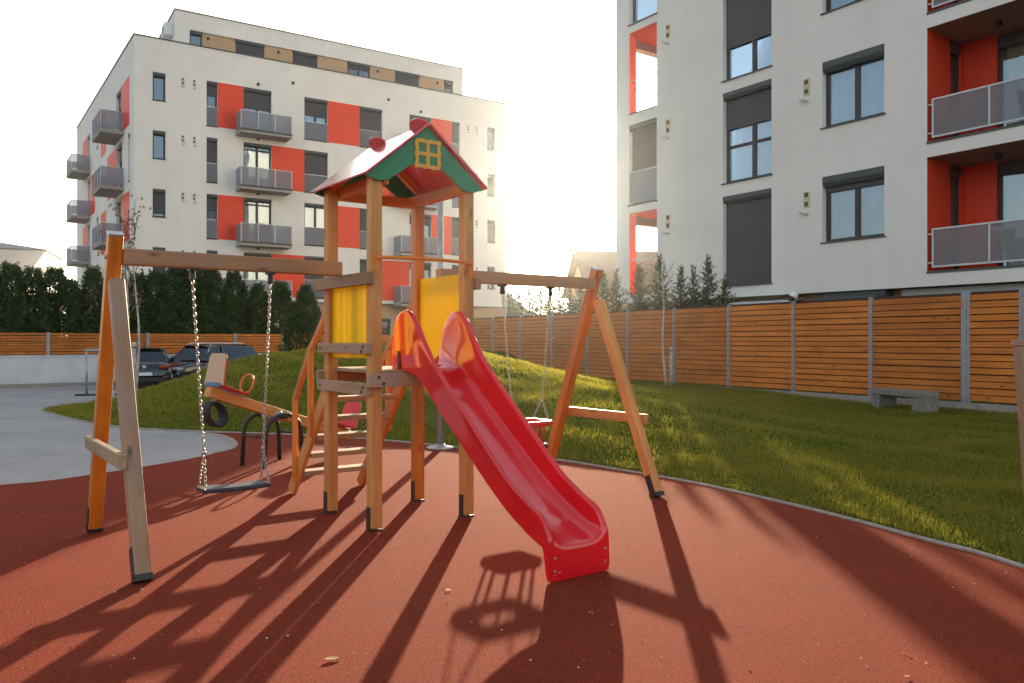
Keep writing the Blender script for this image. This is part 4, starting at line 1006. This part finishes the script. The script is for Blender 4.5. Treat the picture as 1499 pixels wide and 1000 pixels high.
# glass canopy above the fence
cn = MB(); cn.hexa([P(3.55, -1.0, 2.42), P(5.6, -1.0, 2.42), P(5.6, .5, 2.66), P(3.55, .5, 2.66), P(3.55, -1.0, 2.45), P(5.6, -1.0, 2.45), P(5.6, .5, 2.69), P(3.55, .5, 2.69)])
co = cn.build('canopy', 'plate_white', RB); m = MB(); rf.box(m, 3.5, 5.65, -1.05, -1.0, 2.38, 2.47); m.build('canopy_frame', 'white_paint', co)
fl = thing('flood_lamp', (*fp(3.667, 0), 2.36), 'small white outdoor lamp on a fence post in front of the glass canopy', 'lamp', rz=.5)
MB().lathe([(.02, 0), (.02, .05), (.06, .06), (.085, .11), (.085, .15), (.05, .2), (.01, .215)], 16).build('lamp_shade', 'white_paint', fl); MB().lathe([(.05, -.06), (.06, .0), (.05, .06)], 12, (-.06, 0, .06), 'x').build('lamp_socket', 'black_steel', fl)

# ---- far houses
def house(name, x, y, w, d, h, rh, rz, label, roof, wall='stucco', hip=False, ov=.5):
    o = thing(name, (x, y, 0), label, 'house', rz=rz); m = MB().box(-w / 2, w / 2, -d / 2, d / 2, 0, h)
    if not hip: 
        for s in (-1, 1): m.add([(s * w / 2, -d / 2, h), (s * w / 2, d / 2, h), (s * w / 2, 0, h + rh * .96)], [(0, 1, 2)])
    m.build('wall', wall, o); m = MB(); a, b = w / 2 + ov, d / 2 + ov; z = h - .1; t = .14
    if hip:
        k = min(a, b) * .98; rr_ = [(-a, -b, z), (a, -b, z), (a, b, z), (-a, b, z)]; r1, r2 = (-(a - k), 0, h + rh), (a - k, 0, h + rh)
        m.add(rr_ + [r1, r2] + [(p[0], p[1], z - .25) for p in rr_], [(0, 1, 5, 4), (1, 2, 5), (2, 3, 4, 5), (3, 0, 4), (0, 1, 7, 6), (1, 2, 8, 7), (2, 3, 9, 8), (3, 0, 6, 9)])
        m.build('roof', roof, o)
        MB().add([(p[0] * .99, p[1] * .99, z - .24) for p in rr_], [(0, 1, 2, 3)]).build('eaves', 'white_paint', o)
    else:
        for s in (-1, 1): m.prism([(-a, s * b, z - ov * rh / (d / 2) * .6), (-a, 0, h + rh), (-a, 0, h + rh + t), (-a, s * b, z - ov * rh / (d / 2) * .6 + t)], (2 * a, 0, 0))
        m.build('roof', roof, o); MB().box(w * .2, w * .2 + .6, -.3, .3, h + rh - .6, h + rh + .7).build('chimney', wall, o)
    for k in (-1, 1):
        f_ = MB().box(k * w * .25 - .55, k * w * .25 + .55, -d / 2 - .03, -d / 2 - .003, h - 2.1, h - .8).build('window', 'glass_dark', o)
        MB().box(k * w * .25 - .65, k * w * .25 + .65, -d / 2 - .08, -d / 2 - .031, h - 2.2, h - 2.1).build('sill', 'white_paint', f_)
    return o
# far left pavilion roof: pale flaring eaves under a low grey hipped roof
hx, hy = (5 - 750) / F * 62, 62.
pv_ = thing('pavilion_house', (hx, hy, 0), 'pale house with low grey hip roof and flared white eaves behind the hedge', 'house', rz=.35)
m = MB(); e = 3.6; zz = HC + 112 * 62 / F
m.loft([[(-1.8, -1.8, 0), (1.8, -1.8, 0), (1.8, 1.8, 0), (-1.8, 1.8, 0)], [(-1.8, -1.8, zz - 1.2), (1.8, -1.8, zz - 1.2), (1.8, 1.8, zz - 1.2), (-1.8, 1.8, zz - 1.2)], [(-e + .1, -e + .1, zz + .9), (e - .1, -e + .1, zz + .9), (e - .1, e - .1, zz + .9), (-e + .1, e - .1, zz + .9)]], smooth=False)
m.build('wall', 'white_paint', pv_); m = MB(); z = zz + .9
m.add([(-e, -e, z), (e, -e, z), (e, e, z), (-e, e, z), (0, 0, z + .85), (-e, -e, z + .08), (e, -e, z + .08), (e, e, z + .08), (-e, e, z + .08)], [(0, 1, 6, 5), (1, 2, 7, 6), (2, 3, 8, 7), (3, 0, 5, 8), (5, 6, 4), (6, 7, 4), (7, 8, 4), (8, 5, 4), (3, 2, 1, 0)])
m.build('roof', 'tile_grey', pv_)
house('gable_house', 10.2, 56.0, 11.1, 7.8, 5.0, 2.65, .12, 'low house with dark brown gabled roof glimpsed between the apartment blocks', 'tile_brown', 'cladding_tan')
house('small_house', -1.6, 66., 6., 5.5, 3.2, 2.4, 1.2, 'small white gabled house half hidden behind the conifers right of the tower', 'tile_grey', 'white_paint')
# ------------------------------------------------------------------ vegetation
def conifer_mesh(name, H, Rr, n, mat, seed, open_=0., leaf=.055, power=.75, upw=.8):
    rg = np.random.default_rng(seed); tri = []
    lob = rg.uniform(0, 6.28, 6); la = rg.uniform(.06, .18, 6)
    for k in range(n):
        hf = rg.uniform(.02, 1.0) ** 1.1; a = rg.uniform(0, 2 * np.pi)
        rad = Rr * min(1, (1.02 - hf) ** power * 1.15) * (1 + sum(la[j] * np.sin((j + 1) * a + lob[j] + hf * 7) for j in range(3)))
        r = rad * rg.uniform(.35, 1.) ** .5; z = hf * H
        dr = np.array([np.cos(a), np.sin(a), upw + 1.6 * hf + rg.normal(0, .25)]); dr /= np.linalg.norm(dr)
        L = rg.uniform(.28, .6) * (1 - .45 * hf) * (1 + open_); base = np.array([np.cos(a) * r * .72, np.sin(a) * r * .72, z - .1])
        sd_ = np.cross(dr, rg.normal(0, 1, 3)); sd_ /= np.linalg.norm(sd_)
        for j in range(7):
            f = .15 + .85 * j / 6; s = (-1) ** j; p = base + dr * L * f * .85
            q = dr * (.55) + sd_ * s * (.9 - .5 * f) + rg.normal(0, .12, 3); q /= np.linalg.norm(q); l = L * (.50 - .25 * f) * rg.uniform(.7, 1.2)
            w = np.cross(q, rg.normal(0, 1, 3)); w /= np.linalg.norm(w); w *= leaf * rg.uniform(.6, 1.)
            tri += [p - w * .5, p + q * l * .55 + w * .1 - w * .6, p + q * l, p + q * l * .55 + w * .5]
    V = np.array(tri); me = bpy.data.meshes.new(name); n4 = len(V) // 4
    me.vertices.add(len(V)); me.vertices.foreach_set('co', V.astype(np.float32).ravel()); me.loops.add(len(V)); me.loops.foreach_set('vertex_index', np.arange(len(V), dtype=np.int32))
    me.polygons.add(n4); me.polygons.foreach_set('loop_start', (np.arange(n4) * 4).astype(np.int32)); me.update(calc_edges=True); me.materials.append(MATS[mat]); return me
def frond_mesh(name, H, Rr, n, mat, seed):
    rg = np.random.default_rng(seed); tri = []
    for k in range(n):
        hf = (k + rg.uniform(0, 1)) / n; a = k * 2.399 + rg.normal(0, .3); L = (Rr * (1 - hf) ** .95 + .10) * rg.uniform(.75, 1.2)
        base = np.array([0, 0, .12 * H + hf * H * .84]); out = np.array([np.cos(a), np.sin(a), 0.]); sd_ = np.array([-np.sin(a), np.cos(a), 0.]) + rg.normal(0, .25, 3)
        rise = rg.uniform(.10, .38) + .55 * hf; prev = base; m = 12
        for j in range(1, m + 1):
            f = j / m; p = base + out * L * f + np.array([0, 0, rise * L * f ** 1.35 - .10 * L * f]) + rg.normal(0, .008, 3); d = p - prev; d /= np.linalg.norm(d)
            for s in (-1, 1):
                q = d * .8 + sd_ * s * .75 + np.array([0, 0, .25]) + rg.normal(0, .16, 3); q /= np.linalg.norm(q); l = L * (.34 * (1 - f) + .13) * rg.uniform(.7, 1.2)
                w = np.cross(q, rg.normal(0, 1, 3)); w /= np.linalg.norm(w); w *= .042 * rg.uniform(.7, 1.2)
                tri += [p - w * .4, p + q * l * .5 - w * .5, p + q * l, p + q * l * .5 + w * .5]
            prev = p
    for k in range(26):
        p = np.array([rg.normal(0, .02), rg.normal(0, .02), H * (.86 + .135 * k / 26)]); q = np.array([rg.normal(0, .35), rg.normal(0, .35), 1.]); q /= np.linalg.norm(q); w = np.cross(q, rg.normal(0, 1, 3)); w /= np.linalg.norm(w); w *= .035
        tri += [p - w * .4, p + q * .08 - w * .5, p + q * .18, p + q * .08 + w * .5]
    V = np.array(tri); me = bpy.data.meshes.new(name); n4 = len(V) // 4
    me.vertices.add(len(V)); me.vertices.foreach_set('co', V.astype(np.float32).ravel()); me.loops.add(len(V)); me.loops.foreach_set('vertex_index', np.arange(len(V), dtype=np.int32))
    me.polygons.add(n4); me.polygons.foreach_set('loop_start', (np.arange(n4) * 4).astype(np.int32)); me.update(calc_edges=True); me.materials.append(MATS[mat]); return me
def conifer(mesh, H, x, y, z, s, rz, label, group, cat='tree', nm='conifer'):
    o = thing(nm, (x, y, z), label, cat, rz=rz, group=group); o.scale = s
    c = bpy.data.objects.new('crown', mesh); COL.objects.link(c); c.parent = o
    t = bpy.data.objects.new('trunk', TRUNK); COL.objects.link(t); t.parent = o; t.scale = (1, 1, H * .9)
    return o
_t = MB().tube([(0, 0, 0), (.01, .01, .3), (0, .015, .7), (.01, 0, 1)], [.06, .05, .03, .008], 8).build('trunk', 'bark_conifer'); TRUNK = _t.data; bpy.data.objects.remove(_t)
CD = [conifer_mesh('crown_dark', 4.0, 1.05, 1500, 'conifer_dark', s, leaf=.055, upw=1.1) for s in (1, 2, 3)]
CG = [frond_mesh('crown_grey', 3.4, .66, 96, 'conifer_grey', s) for s in (4, 5, 6)]
labels_l = ['first', 'second', 'third', 'fourth', 'fifth', 'sixth', 'seventh', 'eighth', 'ninth', 'tenth', 'eleventh', 'twelfth', 'thirteenth', 'fourteenth', 'fifteenth', 'sixteenth', 'seventeenth', 'eighteenth', 'nineteenth', 'twentieth', 'twenty first']
lh = [(-25, 388), (12, 386), (48, 392), (74, 393), (104, 408), (135, 392), (165, 405), (197, 400), (228, 398), (258, 388), (283, 384), (312, 392), (338, 398), (378, 415), (412, 412), (448, 418)]
for i, (px, py) in enumerate(lh):
    r = (px - 750) / F; O_ = LO + np.array([.6, -.8]) * -2.3
    t = (r * O_[1] - O_[0]) / (.8 - r * .6); x, y = O_ + LD * t; y += random.uniform(-.3, .5); top = HC + (500 - py) * y / F
    s = top / 4.05; conifer(CD[i % 3], 4.0, x, y, 0, (s * random.uniform(1.2, 1.5), s * random.uniform(1.2, 1.5), s), random.uniform(0, 6.28), f'dark green pointed conifer, {labels_l[i]} from the left in the row above the low slat fence', 'conifers behind the low fence')
nf = 10
rh = [(704, 418), (716, 409), (730, 405), (746, 420), (760, 424), (776, 416), (792, 421), (806, 428), (820, 418), (834, 424), (850, 412), (868, 405), (884, 398), (903, 392), (937, 384), (966, 371), (997, 388), (1016, 388), (1037, 373), (1062, 400)]
for i, (px, py) in enumerate(rh):
    r = (px - 750) / F; O_ = FO - FN * (1.35 if i > nf else 17.); t = (r * O_[1] - O_[0]) / (FD[0] - r * FD[1]); x, y = O_ + FD * t; top = HC + (500 - py) * y / F - .35
    s = top / 3.4; wd = random.uniform(.95, 1.2) * (1.7 if i <= nf else 1.); conifer(CG[i % 3], 3.4, x, y, .3, (s * wd, s * wd, s), random.uniform(0, 6.28), f'feathery grey green conifer, {labels_l[i]} from the left in the row behind the tall slat fence', 'conifers behind the tall fence')
BU = conifer_mesh('crown_bush', 2.6, .75, 900, 'bush_green', 11, leaf=.05, power=.5, upw=.4)
bx_, by_ = (440 - 750) / F * 24.5, 24.5
conifer(BU, 2.6, bx_, by_, hz(bx_, by_) - .25, (1, 1, .86), .4, 'lighter green rounded bush at the end of the low fence beside the tower', None, 'bush', 'bush')
def birch(name, x, y, H, lean, seed, label, branches=True, leaves=0, stems=1):
    rg = random.Random(seed); z0 = hz(x, y); o = thing(name, (x, y, z0 - .03), label, 'tree'); tr = MB(); br = MB(); lv = MB()
    for sidx in range(stems):
        off = Vector((.17 * sidx, .05 * sidx, 0)); pts = []; n = 9
        for k in range(n): f = k / (n - 1); pts.append(off + Vector((lean * f + .03 * math.sin(f * 9 + seed + sidx), .03 * math.cos(f * 7 + seed), H * f * (1 - .08 * sidx))))
        tr.tube(pts, [.032 * (1 - .82 * k / (n - 1)) for k in range(n)], 8)
        def branch(p, d, L, r, dep):
            q = [p]; dd = d.copy()
            for k in range(4):
                dd = (dd + Vector((rg.uniform(-.22, .22), rg.uniform(-.22, .22), rg.uniform(-.05, .18)))).normalized(); q.append(q[-1] + dd * L / 4)
            br.tube(q, [r * (1 - .2 * k) for k in range(5)], 5)
            if leaves and dep == 0:
                for _ in range(leaves):
                    c = q[rg.randint(1, 4)] + Vector((rg.gauss(0, .05), rg.gauss(0, .05), rg.gauss(-.02, .05))); a = Vector((rg.gauss(0, 1), rg.gauss(0, 1), rg.gauss(0, 1))).normalized() * .034; b = a.orthogonal().normalized() * .022
                    lv.add([c - a, c + b, c + a, c - b], [(0, 1, 2, 3)])
            if dep > 0:
                for k in (1, 2, 3): 
                    if rg.random() < .85: branch(q[k], (dd + Vector((rg.uniform(-.9, .9), rg.uniform(-.9, .9), rg.uniform(-.1, .6)))).normalized(), L * .55, r * .55, dep - 1)
        if branches:
            for k in range(13):
                f = rg.uniform(.42, .98); i_ = f * (n - 1); a = pts[int(i_)].lerp(pts[min(n - 1, int(i_) + 1)], i_ % 1); ang = rg.uniform(0, 6.28); branch(a, Vector((math.cos(ang) * .7, math.sin(ang) * .7, .75)).normalized(), rg.uniform(.5, .95) * (1.25 - f * .7), .010, 1)
    tr.build('trunk', 'bark_birch', o)
    if branches: br.build('branches', 'twig', o)
    if leaves: lv.build('leaves', 'dry_leaf', o)
    return o
bx1, by1 = G(190, 608); by1 = 14.6; bx1 = (187 - 750) / F * by1
birch('birch_sapling', bx1, by1, 3.9, -.05, 3, 'bare twin stemmed birch sapling with few dry leaves behind the left swing frame', leaves=3, stems=2)
bx2, by2 = (973 - 750) / F * 19.4, 19.4
birch('birch_sapling', bx2, by2, 3.1, -.05, 8, 'thin pale birch sapling in front of the tall slat fence', leaves=0)
def stake(x, y, h, label):
    z = hz(x, y); s = thing('tree_stake', (x, y, z - .05), label, 'stake', rz=.4); MB().lathe([(.036, 0), (.036, h - .02), (.028, h)], 12).build('stake', 'bark_birch', s); MB().tube([(0, .045 * math.cos(t), h - .12) if False else (.045 * math.sin(t), .045 * math.cos(t), h - .1) for t in np.linspace(0, 6.0, 14)], .012, 6).build('tie', 'black_rubber', s)
stake(bx1 + .17, by1 - .1, 1.45, 'round wooden stake tied to the twin birch at the left')
stake(bx2 + .17, by2 + .05, .98, 'short wooden stake tied to the thin birch by the tall fence')
# ------------------------------------------------------------------ parked cars
def car(name, x, y, rz, label, paint, L=4.5, W_=1.8, H=1.47, suv=False):
    o = thing(name, (x, y, -.02), label, 'car', rz=rz); o.scale = (.9, .9, .88)          # local +x is the nose
    h = W_ / 2; zb, zbelt = .22, (.98 if suv else .93); m = MB(); rings = []
    st = [(-L / 2, .86, .55, .42), (-L / 2 + .06, .93, .36, .88 if not suv else .95), (-L / 2 + .35, .975, zb, zbelt + .06), (-L / 2 + .9, 1., zb, zbelt + .05), (0, 1., zb, zbelt), (L / 2 - 1.35, 1., zb, zbelt - .02), (L / 2 - .6, .96, zb, .86 if suv else .80), (L / 2 - .12, .88, .32, .68), (L / 2, .78, .42, .52)]
    for xx, ws, z0, z1 in st:
        w = h * ws; rings.append([(xx, -w * .93, z0), (xx, -w, z0 + (z1 - z0) * .3), (xx, -w * .99, z0 + (z1 - z0) * .72), (xx, -w * .90, z1 - .02), (xx, -w * .78, z1), (xx, w * .78, z1), (xx, w * .90, z1 - .02), (xx, w * .99, z0 + (z1 - z0) * .72), (xx, w, z0 + (z1 - z0) * .3), (xx, w * .93, z0)])
    m.loft(rings); m.build('body', paint, o, subsurf=1)
    cab = [(-L / 2 + (.12 if suv else .42), zbelt + .02), (-L / 2 + (.50 if suv else 1.15), H - .05), (-.25, H - .005), (.45, H - .03), (L / 2 - 1.28, zbelt)]
    xs = [cab[0][0], cab[1][0], cab[2][0], cab[3][0], cab[4][0]]; zs = [c[1] for c in cab]; gm = MB(); rg = []
    for xx, zt in zip(xs, zs):
        wt = h * (.88 - .22 * (zt - zbelt) / (H - zbelt)); zz0 = zbelt - .02; rg.append([(xx, -h * .90, zz0), (xx, -wt, max(zt - .06, zz0 + .01)), (xx, -wt * .9, zt), (xx, wt * .9, zt), (xx, wt, max(zt - .06, zz0 + .01)), (xx, h * .90, zz0)])
    gm.loft(rg, smooth=False); gm.build('windows', 'car_glass', o, bevel=.03)
    rm = MB(); rr = []
    for xx, zt in ((xs[1] - .10, H - .045), (xs[1] + .3, H + .008), (-.1, H + .016), (xs[3], H - .01), (xs[3] + .12, H - .05)):
        w = h * .635; rr.append([(xx, -w, zt - .045), (xx, -w * .9, zt), (xx, 0, zt + .012), (xx, w * .9, zt), (xx, w, zt - .045)])
    rm.loft(rr, close=False, cap=False); rm.build('roof', paint, o)
    for s in (-1, 1):
        for (xa, za), (xb, zb_) in (((xs[0], zs[0]), (xs[1], zs[1])), ((xs[3], zs[3]), (xs[4], zs[4]))):
            wa = h * (.88 - .22 * (za - zbelt) / (H - zbelt)); wb = h * (.88 - .22 * (zb_ - zbelt) / (H - zbelt)); MB().tube([(xa, s * wa * .97, za - .02), (xb, s * wb * .95, zb_ - .02)], .045, 6).build('pillar', paint, o)
        MB().tube([(0, s * h * .905, zbelt), (-.1, s * h * .68, H - .03)], .04, 6).build('pillar', paint, o)
    for sx in (-L / 2 + .82, L / 2 - .85):
        for s in (-1, 1):
            w_ = MB().lathe([(.20, -.10), (.32, -.10), (.335, -.06), (.335, .06), (.32, .10), (.20, .10)], 22, (sx, s * (h - .10), .335), 'y').build('wheel', 'black_rubber', o)
            MB().lathe([(.02, -.10), (.21, -.112), (.21, .112), (.02, .10)], 18, (sx, s * (h - .10), .335), 'y').build('rim', 'chrome', w_)
    b = MB().box(-L / 2 - .02, -L / 2 + .2, -h * .84, h * .84, .24, .44); b.build('rear_bumper', 'car_trim', o, bevel=.04)
    for s in (-1, 1):
        MB().box(-L / 2 - .012, -L / 2 + .24, min(s * h * .52, s * h * .93), max(s * h * .52, s * h * .93), .74, .86).build('tail_lamp', 'tail_red', o, bevel=.025)
        MB().box(-L / 2 - .022, -L / 2 + .05, min(s * h * .66, s * h * .82), max(s * h * .66, s * h * .82), .42, .48).build('reflector', 'tail_red', o, bevel=.01)
        MB().lathe([(.04, 0), (.09, .05), (.10, .12), (.05, .17)], 12, (L / 2 - 1.45, s * (h + .06), zbelt + .04), 'y' if s > 0 else 'y').build('mirror', paint, o, bevel=.0)
        MB().box(L / 2 - .35, L / 2 - .03, min(s * h * .5, s * h * .84), max(s * h * .5, s * h * .84), .60, .70).build('headlight', 'chrome', o, bevel=.02)
    MB().box(-L / 2 - .032, -L / 2 - .02, -.26, .26, .50, .61).build('number_plate', 'plate_white', o)
    MB().prism([(-L / 2 - .02, -.07, .86), (-L / 2 - .02, .07, .86), (-L / 2 - .02, .05, .78), (-L / 2 - .02, 0, .75), (-L / 2 - .02, -.05, .78)], (-.012, 0, 0)).build('badge', 'chrome', o)
    if suv:
        for s in (-1, 1): MB().tube([(-1.5, s * .56, H + .005), (-1.4, s * .56, H + .06), (.3, s * .56, H + .06), (.45, s * .56, H)], .018, 6).build('roof_rail', 'chrome', o)
    else: MB().tube([(-.9, 0, H), (-1.05, 0, H + .18)], .006, 5).build('aerial', 'car_trim', o)
    return o
car('parked_sedan', -12.3, 27.0, R(114), 'dark green sedan seen from behind, parked against the white wall', 'car_green')
car('parked_suv', -10.75, 28.4, R(247), 'black estate car with roof rails half hidden by the mound', 'car_black', L=4.6, W_=1.84, H=1.58, suv=True)
# ------------------------------------------------------------------ sky, sun, camera
w = bpy.data.worlds.new('World'); S.world = w; w.use_nodes = True; nt = w.node_tree; bg = nt.nodes['Background']
sky = nt.nodes.new('ShaderNodeTexSky'); sky.sky_type = 'NISHITA'; sky.sun_disc = False
SE = math.atan(.199); SA = math.atan2(.063, 1.0)
sky.sun_elevation = SE; sky.sun_rotation = SA; sky.air_density = 1.0; sky.dust_density = 2.2; sky.ozone_density = 1.0; sky.altitude = 100
hs = nt.nodes.new('ShaderNodeHueSaturation'); hs.inputs['Saturation'].default_value = .58; nt.links.new(sky.outputs[0], hs.inputs['Color'])
wm = nt.nodes.new('ShaderNodeMix'); wm.data_type = 'RGBA'; wm.blend_type = 'MULTIPLY'; wm.inputs[0].default_value = 1.; wm.inputs[7].default_value = (1.05, 1., .95, 1); nt.links.new(hs.outputs[0], wm.inputs[6]); nt.links.new(wm.outputs[2], bg.inputs[0]); bg.inputs[1].default_value = .14
sl = bpy.data.lights.new('sun', 'SUN'); sl.energy = 5.0; sl.angle = R(.55); sl.color = (1., .80, .53)
so_ = bpy.data.objects.new('sun', sl); COL.objects.link(so_); dv = Vector((math.sin(SA) * math.cos(SE), math.cos(SA) * math.cos(SE), math.sin(SE))); so_.rotation_euler = dv.to_track_quat('Z', 'Y').to_euler(); so_.location = (2, 30, 20)
cd = bpy.data.cameras.new('camera'); cd.sensor_width = 36.; cd.lens = F / 1499. * 36.; cd.clip_end = 3000; cd.clip_start = .05
co_ = bpy.data.objects.new('camera', cd); COL.objects.link(co_); co_.location = (0, 0, HC); co_.rotation_euler = (R(90), 0, 0); S.camera = co_
S.render.engine = 'CYCLES'; S.view_settings.view_transform = 'Standard'; S.view_settings.look = 'None'; S.view_settings.exposure = 1.38; S.view_settings.gamma = 1.
S.cycles.max_bounces = 8; S.cycles.transparent_max_bounces = 16; S.cycles.sample_clamp_indirect = 4.
# ------------------------------------------------------------------ volume added to imitate the glare around the sun
hm_ = bpy.data.materials.new('haze_air'); hm_.use_nodes = True; hn = hm_.node_tree
for n_ in list(hn.nodes):
    if n_.type == 'BSDF_PRINCIPLED': hn.nodes.remove(n_)
pvn = hn.nodes.new('ShaderNodeVolumePrincipled'); pvn.inputs['Color'].default_value = (.82, .92, 1., 1); pvn.inputs['Density'].default_value = .00020; pvn.inputs['Anisotropy'].default_value = .90
hn.links.new(pvn.outputs[0], hn.nodes['Material Output'].inputs['Volume']); MATS['haze_air'] = hm_
hz_ = MB().box(-265, 265, -65, 425, -1.1, 26).build('haze', 'haze_air'); tag(hz_, 'thin bright haze in the low sunlight', 'haze', kind='stuff')
